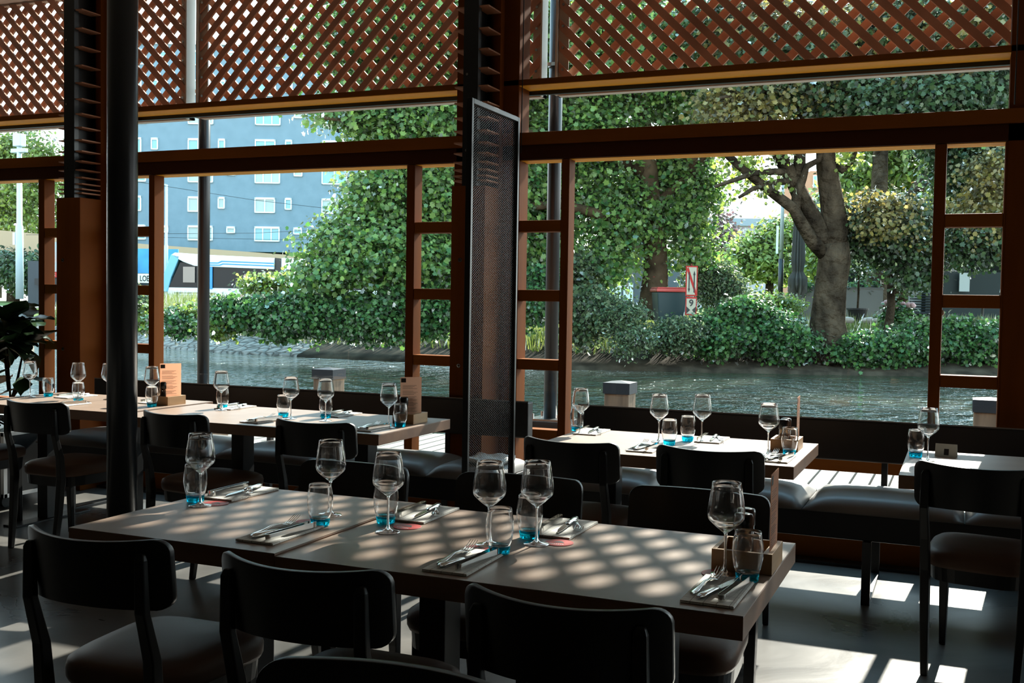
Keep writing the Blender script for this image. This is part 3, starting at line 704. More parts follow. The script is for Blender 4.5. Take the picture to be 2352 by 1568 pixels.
obj('column', g, M_tan, ref[0])
def text(s, size, m, parent, loc, rot, name='lettering', extrude=.004, align='LEFT', sx=1.0):
    c = bpy.data.curves.new(name, 'FONT'); c.body = s; c.size = size; c.extrude = extrude; c.align_x = align; c.offset = size*.018
    o = bpy.data.objects.new(name, c); COL.objects.link(o); c.materials.append(m)
    bpy.context.view_layer.update()
    me = bpy.data.meshes.new_from_object(o.evaluated_get(bpy.context.evaluated_depsgraph_get())); bpy.data.objects.remove(o)
    if not me.materials: me.materials.append(m)
    o = bpy.data.objects.new(name, me); COL.objects.link(o)
    o.parent = parent; o.location = loc; o.rotation_euler = rot; o.scale = (sx,1,1); return o
M_blackp = mat('black_paint', (.01,.01,.012), .5)
M_bluep = mat('blue_poster_print', (.015,.16,.36), .5, noise=((.05,.35,.62), .5, (1,1,1), 3))
M_signw = mat('white_sign_panel', (.62,.70,.70), .5)
ref = far('billboard', 'blue poster billboard above a white name board, left of the tram', 'billboard', 345, 640, 66)
g = MB(); fb(g, ref, 312, 408, 572, 628, 0, .15); obj('blue_poster', g, M_bluep, ref[0])
g = MB(); fb(g, ref, 312, 408, 629, 650, -.03, .12); obj('name_board', g, M_signw, ref[0])
g = MB(); fb(g, ref, 318, 322, 650, 712, 0, .1); fb(g, ref, 398, 402, 650, 712, 0, .1); obj('support_posts', g, M_black_steel, ref[0])
text('LOE', 14.5*1.25*ref[1], M_blackp, ref[0], ((321-345)*ref[1], -.05, (640-646)*ref[1]), (PI/2,0,0), sx=.66)
ref = far('shop_kiosk', 'dark kiosk with red name strip and picture poster at the far left', 'kiosk', 105, 660, 66)
g = MB(); fb(g, ref, 62, 140, 600, 706, .1, 4); obj('kiosk_wall', g, M_darkwall, ref[0])
g = MB(); fb(g, ref, 84, 140, 640, 655, -.3, 4); obj('kiosk_awning', g, M_blackp, ref[0])
g = MB(); fb(g, ref, 108, 140, 625, 637, -.05, .1); obj('red_name_strip', g, M_red, ref[0])
text('S', 9*ref[1]*1.3, M_signw, ref[0], ((122-105)*ref[1], -.06, (660-635)*ref[1]), (PI/2,0,0))
g = MB(); fb(g, ref, 112, 140, 556, 624, 0, .1); obj('picture_poster', g, mat('poster_print', (.45,.24,.20), .6, noise=((.25,.36,.38), .9, (1,1,1), 3)), ref[0])

# tram
M_tramw = mat('white_tram_panel', (.72,.80,.84), .3)
M_tramb = mat('blue_tram_stripe', (.03,.26,.62), .35)
M_tramc = mat('light_blue_tram_nose', (.16,.42,.58), .35)
M_tramg = mat('tinted_tram_window', (.008,.010,.013), .2, .25)
ref = far('tram', 'white and blue tram with slanted light blue nose passing behind the bank', 'tram', 500, 690, 58)
s = ref[1]; tr = ref[0]
TY = Matrix(((1,0,0,0),(0,0,-1,2.4),(0,1,0,0),(0,0,0,1)))
def tp(pts): return [((x-500)*s, (690-y)*s) for x, y in pts]
roof = tp([(392,588),(400,582),(470,586),(628,591),(628,617),(470,613),(445,612),(420,603)])
obj('roof_shroud', MB().prism(roof, 2.4, TY), M_tramw, tr, bevel=.03)
obj('rear_roof_shroud', MB().prism(tp([(645,591),(1010,600),(1010,622),(645,617)]), 2.4, TY), M_tramw, tr, bevel=.03)
g = MB(); g.prism(tp([(480,603),(500,603),(508,599),(628,602),(628,604.5),(509,601.5),(501,605.5),(480,605.5)]), .03, Matrix(((1,0,0,0),(0,0,-1,.0),(0,1,0,0),(0,0,0,1))))
g.prism(tp([(480,608),(503,608),(511,605),(628,608),(628,610.5),(512,607.5),(504,610.5),(480,610.5)]), .03, Matrix(((1,0,0,0),(0,0,-1,.0),(0,1,0,0),(0,0,0,1))))
obj('roof_stripe', g, M_tramb, tr)
obj('slanted_nose', MB().prism(tp([(392,586),(412,590),(392,640),(384,672),(366,672),(372,640)]), 2.4, TY), M_tramc, tr, bevel=.03)
obj('window_band', MB().prism(tp([(412,604),(628,616),(628,662),(386,662)]), 2.3, TY), M_tramg, tr)
obj('rear_window_band', MB().prism(tp([(645,616),(1010,622),(1010,662),(645,662)]), 2.3, TY), M_tramg, tr)
obj('skirt', MB().prism(tp([(384,662),(1010,662),(1010,684),(384,684)]), 2.35, TY), M_tramw, tr)
obj('gangway_bellows', MB().prism(tp([(628,590),(645,592),(645,680),(628,680)]), 2.2, TY), M_black_steel, tr)
g = MB(); fb(g, ref, 481, 487, 614, 664, -.03, .05); obj('door_pillar', g, M_tramb, tr)
g = MB()
for x in (430, 560, 700, 900):
    g.tube([((x-500)*s, .1, .02), ((x-500)*s, 2.2, .02)], .32, 18)
obj('wheels', g, M_black_steel, tr)
g = MB(); fb(g, ref, 420, 447, 614, 650, -.02, .02); obj('brown_reflection_patch', g, mat('painted_brown_reflection', (.28,.22,.19), .2), tr)  # brown reflection in the tram glass, put on as a coloured patch

# lamp posts
M_lampw = mat('pale_grey_lamp_paint', (.42,.52,.56), .5)
M_lampg = mat('galvanised_grey', (.25,.28,.28), .5)
def lamppost(px, ytop, ybot, D, r, m, lab, split=None):
    t = thing('lamp_post', lab, 'lamp post', tuple(spot(px, ybot, D)), 0); h = (ybot-ytop)/2461*D
    if split:
        hs = (ybot-split)/2461*D
        obj('lower_pole', MB().tube([(0,0,-.4),(0,0,hs)], r*1.15, 14), M_black_steel, t, smooth=True)
        obj('upper_pole', MB().tube([(0,0,hs),(0,0,h)], [r,r*.6], 14), m, t, smooth=True)
        obj('number_plate', MB().box(-r*2.4,-r*1.4,-.02,.02,hs+.3,hs+1.9), M_signw, t)
    else:
        obj('pole', MB().tube([(0,0,-.4),(0,0,h*.42),(0,0,h*.43),(0,0,h)], [r*1.15,r*1.1,r*.85,r*.7], 14), m, t, smooth=True)
    return t, h
t, h = lamppost(45, 318, 668, 52, .16, M_lampw, 'thick pale lamp post at the far left by the street')
obj('lamp_head', MB().box(-.45,.45,-.12,.12,h-.75,h-.55).box(-.25,.25,-.18,.18,h-.45,h+.15), M_lampw, t, bevel=.03)
obj('switch_box', MB().box(-.32,-.18,-.12,.12,h*.30,h*.38), M_signw, t)
t, h = lamppost(381, 426, 665, 60, .09, M_lampw, 'slender grey lamp post in front of the apartment block')
obj('lamp_arm', MB().tube([(0,0,h),(-.5,0,h+.05),(-1.1,0,h-.02)], .03, 8), M_lampw, t)
lamppost(1790, 410, 690, 62, .13, M_lampg, 'tall grey lamp post with black foot left of the parasol', split=595)
# overhead tram wires
w_ = MB()
for a, b in (((60,540,60),(1100,512,60)), ((60,380,58),(1100,520,58)), ((318,545,70),(1000,540,70))):
    p, q = spot(*a), spot(*b); w_.tube([p, (p+q)/2-Vector((0,0,.25)), q], .012, 5)
tag(obj('overhead_wires', w_, M_black_steel), 'thin overhead tram wires crossing before the apartment block', 'wire')

# park bench
M_slat = mat('weathered_bench_slat', (.20,.19,.18), .8)
t = thing('park_bench', 'weathered slatted park bench facing the canal above the stone bank', 'bench', tuple(spot(442,716,56)), RZV)
for i, z in enumerate((.72,.61,.50)): obj('back_slat', MB().box(-.85,.85,.30,.33,z,z+.075), M_slat, t)
t.scale = (1.28,1.28,1.28)
obj('seat', MB().box(-.85,.85,-.2,-.1,.40,.43).box(-.85,.85,-.07,.03,.40,.43).box(-.85,.85,.06,.16,.40,.43), M_slat, t)
for xq in (-.7,.7): obj('leg', MB().box(xq-.04,xq+.04,-.18,-.12,0,.4).box(xq-.04,xq+.04,.26,.34,-.0,.78), M_black_steel, t)

# waste container
t = thing('waste_container', 'dark waste container with red lid standing on the far bank', 'container', tuple(spot(1541,742,35.6)), RZV+.1)
obj('body', MB().taper((0,.4,0), (0,.4,1.02), (.82,.75), (.98,.9)), mat('dark_green_plastic', (.012,.030,.032), .45), t, bevel=.03)
obj('lid', MB().box(-.53,.53,-.1,.92,1.03,1.14).box(-.50,.50,-.06,.88,1.14,1.19), mat('red_plastic_lid', (.40,.05,.04), .4), t, bevel=.03)
obj('wheel', MB().tube([(-.3,0,.08),(-.24,0,.08)], .09, 14), M_blackp, t)
obj('wheel', MB().tube([(.24,0,.08),(.3,0,.08)], .09, 14), M_blackp, t)
# channel sign
M_cream = mat('cream_sign_face', (.33,.30,.22), .6)
M_signred = mat('sign_red_paint', (.33,.022,.018), .6, .2)
t = thing('channel_sign', 'tall narrow red edged waterway sign with arrows and the number 9', 'sign', tuple(spot(1586,765,34.6)), RZV)
s = 34.6/2461
def sz(y): return (765-y)*s
obj('post', MB().tube([(0,.06,-.3),(0,.06,sz(612))], .04, 10), M_lampg, t)
obj('upper_board', MB().box(-.19,.19,0,.03,sz(680),sz(611)), M_signred, t)
obj('lower_board', MB().box(-.18,.18,0,.03,sz(724),sz(682)), M_signred, t)
obj('upper_face', MB().box(-.155,.155,-.008,0,sz(677),sz(614)), M_cream, t)
obj('lower_face', MB().box(-.15,.15,-.008,0,sz(721),sz(686)), M_cream, t)
TS = Matrix(((1,0,0,0),(0,0,-1,-.008),(0,1,0,0),(0,0,0,1)))
g = MB()
g.prism([(-.10,sz(665)),(-.065,sz(665)),(-.065,sz(625)),(-.10,sz(625))], .006, TS).prism([(-.12,sz(663)),(-.045,sz(663)),(-.0825,sz(672))], .006, TS)
g.prism([(.065,sz(672)),(.10,sz(672)),(.10,sz(630)),(.065,sz(630))], .006, TS).prism([(.045,sz(632)),(.12,sz(632)),(.0825,sz(622))], .006, TS)
obj('arrows', g, M_blackp, t)
obj('red_diagonal', MB().prism([(-.155,sz(617)),(-.11,sz(614)),(.15,sz(668)),(.155,sz(677)),(.12,sz(677)),(-.155,sz(622))], .004, TS), M_signred, t)
obj('black_wedges', MB().prism([(-.15,sz(704)),(-.03,sz(712)),(-.15,sz(720))], .006, TS).prism([(.15,sz(704)),(.03,sz(712)),(.15,sz(720))], .006, TS), M_blackp, t)
text('9', .30, M_blackp, t, (0,-.012,sz(703)), (PI/2,0,0), name='number', align='CENTER')

# cafe terrace on the right
M_greyfab = mat('grey_wicker_panel', (.16,.155,.15), .85, .2, bump=(60,.5,.01))
def planter(px0, px1, py0, py1, D, lab):
    t = thing('terrace_planter', lab, 'planter', tuple(spot((px0+px1)/2, py1, D)), RZV, 'grey planters round the terrace'); s = D/2461; w = (px1-px0)*s; h = (py1-py0)*s
    obj('box', MB().box(-w/2,w/2,0,.45,0,h-.05), M_greyfab, t); obj('rim', MB().box(-w/2-.02,w/2+.02,-.02,.47,h-.05,h), mat('planter_rim', (.10,.10,.10), .6), t)
    C, N = cloud([(0,.22,h,w/2,.2,.3)], 260, clump=.1, per=6, up=.8); leaves('planting', C, N, .2*(.6+.8*rng.random(len(C))), QUAD, L_shrub, t)
planter(1819, 1872, 663, 745, 44, 'grey wicker planter left of the forked trunk, below the parasol')
planter(1926, 2026, 660, 742, 44, 'wide grey wicker planter right of the forked trunk in front of the man')
t = thing('closed_parasol', 'closed grey parasol hanging in long folds left of the forked trunk', 'parasol', tuple(spot(1829,745,43)), 0)
g = MB(); n = 24; rows = []
s = 43/2461
for yy, r in ((480,.05),(500,.16),(560,.20),(600,.22),(624,.17),(640,.30),(655,.30),(672,.12)):
    z = (745-yy)*s; rows.append([((r*(1+.28*(-1)**k))*math.cos(2*PI*k/n), (r*(1+.28*(-1)**k))*math.sin(2*PI*k/n), z-(.25 if (yy > 650 and k % 4 == 0) else 0)) for k in range(n)])
vs = [v for r in rows for v in r]; fs = [(i*n+k, i*n+(k+1)%n, (i+1)*n+(k+1)%n, (i+1)*n+k) for i in range(len(rows)-1) for k in range(n)]
g.add(vs, fs); obj('folded_canopy', g, mat('grey_parasol_fabric', (.12,.115,.11), .9), t)
obj('pole', MB().tube([(0,0,0),(0,0,(745-470)*s)], .035, 10), M_lampg, t)
obj('foot', MB().box(-.35,.35,-.35,.35,0,.08), M_black_steel, t)
t = thing('pot_tree', 'tall thin stemmed tree in a wide dark tapered pot on the terrace', 'plant', tuple(spot(1968,745,41)), 0)
obj('pot', MB().lathe([(0,0),(.26,0),(.38,.56),(.42,.56),(.42,.62),(.36,.62),(.35,.5),(0,.5)], 20), M_blackp, t, smooth=False)
obj('stem', MB().tube([(0,0,.5),(.02,0,1.2),(-.01,0,2.2)], .04, 8), M_bark, t)
C, N = cloud([(0,0,2.6,.9,.7,.8)], 1500, clump=.25); leaves('foliage', C, N, .17*(.6+.8*rng.random(len(C))), OVAL, L_dark, t)
t = thing('blue_tarpaulin', 'crumpled blue tarpaulin lying left of the forked trunk', 'tarpaulin', tuple(spot(1842,748,40)), RZV)
g = MB(); nx, ny = 14, 7; vs = [(-.55+1.1*i/(nx-1), .6*j/(ny-1), .08+.22*abs(math.sin(i*1.7+j*.6))*(1-abs(j/(ny-1)-.5))+.05*random.random()) for j in range(ny) for i in range(nx)]
g.add(vs, [(j*nx+i, j*nx+i+1, (j+1)*nx+i+1, (j+1)*nx+i) for j in range(ny-1) for i in range(nx-1)]); o = obj('sheet', g, mat('blue_plastic_sheet', (.10,.17,.26), .5), t); 
md = o.modifiers.new('thick', 'SOLIDIFY'); md.thickness = .01
for px, py, lab in ((1943,742,'pale boulder left of the plant pot on the bank'), (1998,743,'pale boulder right of the plant pot on the bank')):
    g = MB(); g.lathe([(0,.0),(.22,.0),(.30,.10),(.24,.20),(0,.23)], 9); o = obj('boulder', g, mat('pale_stone', (.42,.37,.33), .9), None, bevel=.03); o.location = spot(px, py, 38.5); o.scale = (1.0,.7,1); tag(o, lab, 'boulder', 'pale boulders by the terrace')
t = thing('hydrangea', 'hydrangea with pale pink flower heads in front of the terrace', 'plant', tuple(spot(2062,760,37)), 0)
C, N = cloud([(0,0,.45,.62,.4,.5)], 1800, clump=.12); leaves('foliage', C, N, .15*(.6+.8*rng.random(len(C))), OVAL, L_shrub, t)
g = MB()
for k in range(11): g.lathe([(0,.07),(.07,.05),(.09,0),(.05,-.06),(0,-.07)], 8, Matrix.Translation((random.uniform(-.5,.55), random.uniform(-.3,.1), .9+random.uniform(-.08,.12))))
obj('flower_heads', g, mat('pink_hydrangea', (.50,.34,.36), .8), t, smooth=True)
t = thing('wicker_armchair', 'black wicker armchair with curved back on the terrace', 'chair', tuple(spot(2113,745,40)), RZV-.6)
g = MB(); arc = [(.42*math.cos(a), .42*math.sin(a)) for a in np.linspace(-.2, PI+.2, 13)]
for k in range(9):
    z = .35+.1*k; g.tube([(x*(1-.02*k), y*(1-.02*k), z) for x, y in arc], .028, 6)
obj('woven_back', g, M_blackp, t); obj('seat', MB().box(-.38,.38,-.35,.38,.36,.44), M_blackp, t, bevel=.03)
for a in (-1,1):
    for b in (-1,1): obj('leg', MB().tube([(a*.33,b*.3,0),(a*.33,b*.3,.37)], .025, 8), M_blackp, t)

# cafe building behind the terrace
M_cafe = mat('dark_cafe_wall', (.012,.015,.015), .8, .05)
ref = far('cafe_pavilion', 'dark glazed cafe pavilion behind the terrace at the right', 'building', 2200, 745, 54)
g = MB(); fb(g, ref, 1990, 2520, 560, 745, 3, 10); obj('rear_wall', g, M_cafe, ref[0])
g = MB(); fb(g, ref, 1960, 2540, 440, 470, -1, 10.5); obj('roof_slab', g, mat('cafe_roof', (.10,.11,.11), .7), ref[0])
g = MB(); fb(g, ref, 2076, 2114, 470, 745, 0, .6); obj('grey_column', g, mat('grey_column_paint', (.17,.19,.20), .7), ref[0])
g = MB(); fb(g, ref, 2330, 2350, 470, 745, 0, .4); fb(g, ref, 2165, 2172, 470, 745, 0, .3); obj('post', g, M_cafe, ref[0])
g = MB(); fb(g, ref, 2115, 2345, 625, 740, -.5, -.47); obj('glass_windbreak', g, mat('smoked_glass', (.02,.026,.027), .5, .12), ref[0])
g = MB(); fb(g, ref, 2213, 2226, 600, 655, 2.6, 2.7); fb(g, ref, 2231, 2244, 600, 655, 2.6, 2.7); obj('wall_posters', g, mat('faded_poster', (.30,.22,.22), .7, noise=((.16,.2,.2), 2, (1,1,1), 3)), ref[0])
g = MB(); fb(g, ref, 2185, 2208, 628, 670, -.8, -.75); obj('menu_board', g, mat('pale_board', (.30,.33,.33), .6), ref[0])
for i, (px, py) in enumerate(((2101,534),(2112,530),(2121,527),(2118,541),(2127,544),(2139,546))):
    M_bulb = bpy.data.materials.get('warm_bulb') or mat('warm_bulb', (1,.6,.25), .5, emit=((1.0,.55,.22), 14))
    g = MB().lathe([(0,.05),(.035,.03),(.045,0),(.03,-.035),(0,-.045)], 10); o = obj('light_bulb', g, M_bulb, None, smooth=True); o.location = spot(px, py, 46)
    tag(o, ('leftmost','second','third','fourth','fifth','rightmost')[i]+' warm bulb from the left on the terrace light string', 'light bulb', 'warm bulbs of the terrace light string')
for lab, P_ in (('upper cable carrying warm bulbs over the terrace', ((2060,536),(2101,534),(2112,530),(2121,527),(2160,520))), ('lower cable carrying warm bulbs over the terrace', ((2090,532),(2118,541),(2127,544),(2139,546),(2168,541)))):
    tag(obj('light_string_cable', MB().tube([spot(px, py, 46)+Vector((0,0,.045)) for px, py in P_], .012, 5), M_black_steel), lab, 'cable')
t = thing('white_parasol', 'closed off white parasol at the right edge of the terrace', 'parasol', tuple(spot(2303,745,42)), 0); s = 42/2461
obj('folded_canopy', MB().lathe([(.03,(745-500)*s),(.10,(745-540)*s),(.14,(745-620)*s),(.09,(745-650)*s),(.17,(745-672)*s)], 14), mat('off_white_fabric', (.40,.40,.37), .9), t)
obj('pole', MB().tube([(0,0,0),(0,0,(745-495)*s)], .03, 8), M_lampg, t)
t = thing('terrace_table', 'round dark terrace table behind the glass windbreak', 'table', tuple(spot(2255,745,44)), 0)
obj('tabletop', MB().lathe([(0,.74),(.6,.74),(.62,.76),(.6,.78),(0,.78)], 28), M_chrome, t); obj('pedestal', MB().tube([(0,0,-.15),(0,0,.74)], .05, 10), M_blackp, t)
# brick houses and grey pavilion in the distance
M_brick = mat('pale_red_brick', (.42,.22,.14), .9, .1, bump=(20,.3,.03))
ref = far('brick_house', 'tall pale brick house front in the distance between the limbs', 'building', 1870, 690, 120)
g = MB(); fb(g, ref, 1852, 1990, 395, 722, 0, 12); obj('brick_front', g, M_brick, ref[0])
for yy in (405, 450, 495, 540, 585, 630):
    for x_ in (1858, 1876, 1900, 1930):
        g = MB(); fb(g, ref, x_, x_+9, yy, yy+28, -.1, .1); o = obj('window', g, M_whiteframe, ref[0]); g = MB(); fb(g, ref, x_+1.5, x_+7.5, yy+2, yy+26, -.14, -.1); obj('pane', g, M_farglass, o)
ref = far('distant_house_row', 'low hazy row of houses far behind the pale green tree', 'building', 1700, 690, 150)
g = MB(); fb(g, ref, 1600, 1850, 520, 716, 0, 10); obj('house_walls', g, mat('hazy_house_wall', (.36,.38,.42), .9), ref[0])
g = MB(); fb(g, ref, 1595, 1855, 503, 520, -.5, 10.5); obj('roof', g, mat('slate_roof', (.22,.28,.33), .8), ref[0])
ref = far('grey_pavilion', 'grey pavilion with pale blue curved roof edge behind the plane tree trunk', 'building', 1440, 700, 62)
g = MB(); fb(g, ref, 1375, 1580, 585, 732, 0, 8); obj('wall', g, mat('slate_grey_wall', (.085,.10,.12), .7), ref[0])
g = MB(); fb(g, ref, 1380, 1475, 556, 585, -1.2, 7); obj('roof_edge', g, mat('pale_blue_roof', (.42,.58,.66), .5), ref[0])
g = MB(); fb(g, ref, 1392, 1425, 640, 692, -.05, .05); fb(g, ref, 1430, 1452, 650, 692, -.05, .05); fb(g, ref, 1560, 1582, 590, 625, -.05, .05); obj('pale_panels', g, M_signw, ref[0])
text('51', 15*ref[1], M_blackp, ref[0], ((1432-1440)*ref[1], -.07, (700-668)*ref[1]), (PI/2,0,0))

# ------------------------------------------------------------------ people on the far side
M_skin = mat('skin', (.48,.27,.19), .6); M_navy = mat('navy_cloth', (.02,.035,.06), .9); M_jean = mat('dark_trousers', (.03,.035,.05), .9)
def figure(name, lab, loc, rz, joints, bones, sk, cloth, lower, pieces):
    """joints: name -> (pos, radius); body is one skinned surface rooted at the pelvis"""
    t = thing(name, lab, 'person', loc, rz)
    names = list(joints); me = bpy.data.meshes.new('body'); me.from_pydata([joints[k][0] for k in names], [(names.index(a), names.index(b)) for a, b in bones], []); me.update()
    o = bpy.data.objects.new('body', me); COL.objects.link(o); o.parent = t
    md = o.modifiers.new('skin', 'SKIN'); me.skin_vertices[0].data[0].use_root = True
    for i, k in enumerate(names): me.skin_vertices[0].data[i].radius = (joints[k][1],)*2; me.skin_vertices[0].data[i].use_root = (k == 'pelvis')
    md.use_smooth_shade = True; md.use_x_symmetry = False
    o.modifiers.new('sub', 'SUBSURF').levels = 1; o.modifiers['sub'].render_levels = 2
    me.materials.append(sk)
    for nm, jt, bn, m in pieces:
        me2 = bpy.data.meshes.new(nm); ks = list(jt); me2.from_pydata([jt[k][0] for k in ks], [(ks.index(a), ks.index(b)) for a, b in bn], []); me2.update()
        q = bpy.data.objects.new(nm, me2); COL.objects.link(q); q.parent = t; s = q.modifiers.new('skin', 'SKIN')
        for i, k in enumerate(ks): me2.skin_vertices[0].data[i].radius = (jt[k][1],)*2; me2.skin_vertices[0].data[i].use_root = (i == 0)
        s.use_smooth_shade = True; u = q.modifiers.new('sub', 'SUBSURF'); u.levels = 1; u.render_levels = 2; me2.materials.append(m)
    return t
def stand(arms, lean=(0,0)):
    lx, ly = lean
    J = {'pelvis': ((0,0,.92), .13), 'waist': ((lx*.3,ly*.3,1.10), .12), 'chest': ((lx*.8,ly*.8,1.32), .15), 'neck': ((lx,ly,1.48), .055), 'jaw': ((lx*1.2,ly*1.3-.03,1.57), .068), 'head': ((lx*1.2,ly*1.3,1.68), .092), 'crown': ((lx*1.2,ly*1.3+.01,1.76), .055),
         'hipL': ((-.09,0,.86), .095), 'kneeL': ((-.10,-.02,.48), .06), 'ankL': ((-.10,.02,.08), .042), 'toeL': ((-.10,-.14,.04), .035), 'hipR': ((.09,0,.86), .095), 'kneeR': ((.10,-.02,.48), .06), 'ankR': ((.10,.02,.08), .042), 'toeR': ((.10,-.14,.04), .035),
         'shL': ((lx*.9-.17,ly*.9,1.40), .06), 'shR': ((lx*.9+.17,ly*.9,1.40), .06), 'elL': (arms[0], .042), 'haL': (arms[1], .03), 'fiL': (arms[2], .022), 'elR': (arms[3], .042), 'haR': (arms[4], .03), 'fiR': (arms[5], .022)}
    Bn = [('pelvis','waist'),('waist','chest'),('chest','neck'),('neck','jaw'),('jaw','head'),('head','crown'),('pelvis','hipL'),('hipL','kneeL'),('kneeL','ankL'),('ankL','toeL'),('pelvis','hipR'),('hipR','kneeR'),('kneeR','ankR'),('ankR','toeR'),
          ('chest','shL'),('shL','elL'),('elL','haL'),('haL','fiL'),('chest','shR'),('shR','elR'),('elR','haR'),('haR','fiR')]
    return J, Bn
J, Bn = stand([(-.24,-.05,1.14),(-.18,-.28,1.05),(-.16,-.36,1.03),(.24,-.05,1.14),(.14,-.30,1.04),(.12,-.38,1.02)], (.02,-.08))
shirt = ({'p': ((0,0,.90), .15), 'w': (J['waist'][0], .145), 'c': (J['chest'][0], .175), 'n': ((.02,-.07,1.44), .08), 'l': (J['shL'][0], .08), 'r': (J['shR'][0], .08), 'le': ((-.22,-.04,1.24), .06), 're': ((.22,-.04,1.24), .06)},
         [('p','w'),('w','c'),('c','n'),('c','l'),('l','le'),('c','r'),('r','re')])
trous = ({'p': ((0,0,.90), .145), 'a': (J['hipL'][0], .11), 'b': (J['kneeL'][0], .075), 'c': ((-.1,.02,.12), .06), 'd': (J['hipR'][0], .11), 'e': (J['kneeR'][0], .075), 'f': ((.1,.02,.12), .06)}, [('p','a'),('a','b'),('b','c'),('p','d'),('d','e'),('e','f')])
p = spot(2003, 722, 49); p.z = .6
figure('person', 'bald man in a navy T shirt standing behind the grey planter', tuple(p), RZV+1.9, J, Bn, M_skin, M_navy, M_jean, [('shirt', *shirt, M_navy), ('trousers', *trous, M_jean)])
# cyclist leaning over a bicycle
J, Bn = stand([(-.24,-.20,1.16),(-.20,-.42,1.08),(-.19,-.50,1.06),(.24,-.20,1.16),(.20,-.42,1.08),(.19,-.50,1.06)], (0,-.18))
J['kneeL'] = ((-.11,-.28,.62), .06); J['ankL'] = ((-.11,-.12,.25), .042); J['toeL'] = ((-.11,-.26,.20), .035)
shirt = ({'p': ((0,0,.90), .15), 'w': (J['waist'][0], .15), 'c': (J['chest'][0], .18), 'n': ((0,-.17,1.44), .08), 'l': (J['shL'][0], .08), 'r': (J['shR'][0], .08), 'le': (J['elL'][0], .06), 're': (J['elR'][0], .06), 'lh': ((-.205,-.38,1.09), .045), 'rh': ((.205,-.38,1.09), .045)},
         [('p','w'),('w','c'),('c','n'),('c','l'),('l','le'),('le','lh'),('c','r'),('r','re'),('re','rh')])
p = spot(556, 690, 46); p.z = .62
ct = figure('person', 'cyclist in a white and red jacket and dark cap riding behind the bank shrubs', tuple(p), RZV+1.0, J, Bn, M_skin, M_navy, M_jean, [('jacket', *shirt, mat('white_jacket', (.55,.60,.62), .8)),
   ('red_vest', {'w': ((0,-.05,1.05), .165), 'c': ((0,-.15,1.28), .19)}, [('w','c')], mat('red_vest_cloth', (.55,.06,.04), .8)), ('cap', {'a': ((0,-.235,1.70), .105), 'b': ((0,-.235,1.76), .085)}, [('a','b')], M_navy)])
t = thing('bicycle', 'bicycle ridden by the cyclist behind the bank shrubs', 'bicycle', tuple(p-Vector((0,0,.0))), RZV+1.0)
for yq in (-.72,.38):
    g = MB(); g.tube([(0, yq+.33*math.cos(a), .34+.33*math.sin(a)) for a in np.linspace(0, 2*PI, 25)], .018, 6, cap=False)
    for a in np.linspace(0, PI, 7)[:-1]: g.tube([(0, yq+.32*math.cos(a), .34+.32*math.sin(a)), (0, yq-.32*math.cos(a), .34-.32*math.sin(a))], .004, 4)
    obj('wheel', g, M_blackp, t)
obj('frame', MB().tube([(0,.38,.34),(0,-.05,.34),(0,.0,.85),(0,.38,.34)], .016, 8).tube([(0,-.05,.34),(0,-.55,.86),(0,0,.80)], .016, 8).tube([(0,-.72,.34),(0,-.52,.98)], .014, 8), M_chrome, t)
obj('handlebar', MB().tube([(-.24,-.46,1.03),(-.1,-.52,1.0),(.1,-.52,1.0),(.24,-.46,1.03)], .013, 8), M_blackp, t)
obj('saddle', MB().box(-.08,.08,-.10,.16,.85,.89), M_blackp, t, bevel=.02)

# ------------------------------------------------------------------ furniture: tables
def table(lab, x0, x1, y0, y1, top=.75, cols=None):
    t = thing('dining_table', lab, 'table', ((x0+x1)/2, (y0+y1)/2, 0), 0, 'walnut edged dining tables'); w = (x1-x0)/2; d = (y1-y0)/2
    obj('table_edge', MB().box(-w,w,-d,d,top-.054,top-.002), M_tedge, t, bevel=.0015)
    obj('tabletop', MB().box(-w+.0005,w-.0005,-d+.0005,d-.0005,top-.002,top), M_table, t)
    for c in (cols or (-w+.28, w-.28)):
        obj('pedestal', MB().box(c-.04,c+.04,-.05,.05,.012,top-.054), M_black_steel, t, bevel=.003)
        obj('foot_plate', MB().box(c-.055,c+.055,-d+.10,d-.10,0,.012), M_black_steel, t, bevel=.002)
    return t
table('small square table at the left end of the front row', -2.289, -1.600, 2.262, 3.03, .756, cols=(0,))
table('long table nearest the camera with dappled light and six place settings', -1.596, -.411, 2.258, 3.022, .75)
table('long table by the left window with a card and oak caddy at its right end', -4.25, -2.590, 4.505, 5.290, .75, cols=(-.26,.53))
table('long table by the right window in full sun', -1.800, -.620, 4.445, 5.245, .75)
table('table cut off by the right edge of the photo', -.218, .965, 4.437, 5.240, .75, cols=(.36-.02,.9-.3+.0))
table('long table at far left beyond the round black column', -5.52, -4.292, 4.62, 5.41, .75)

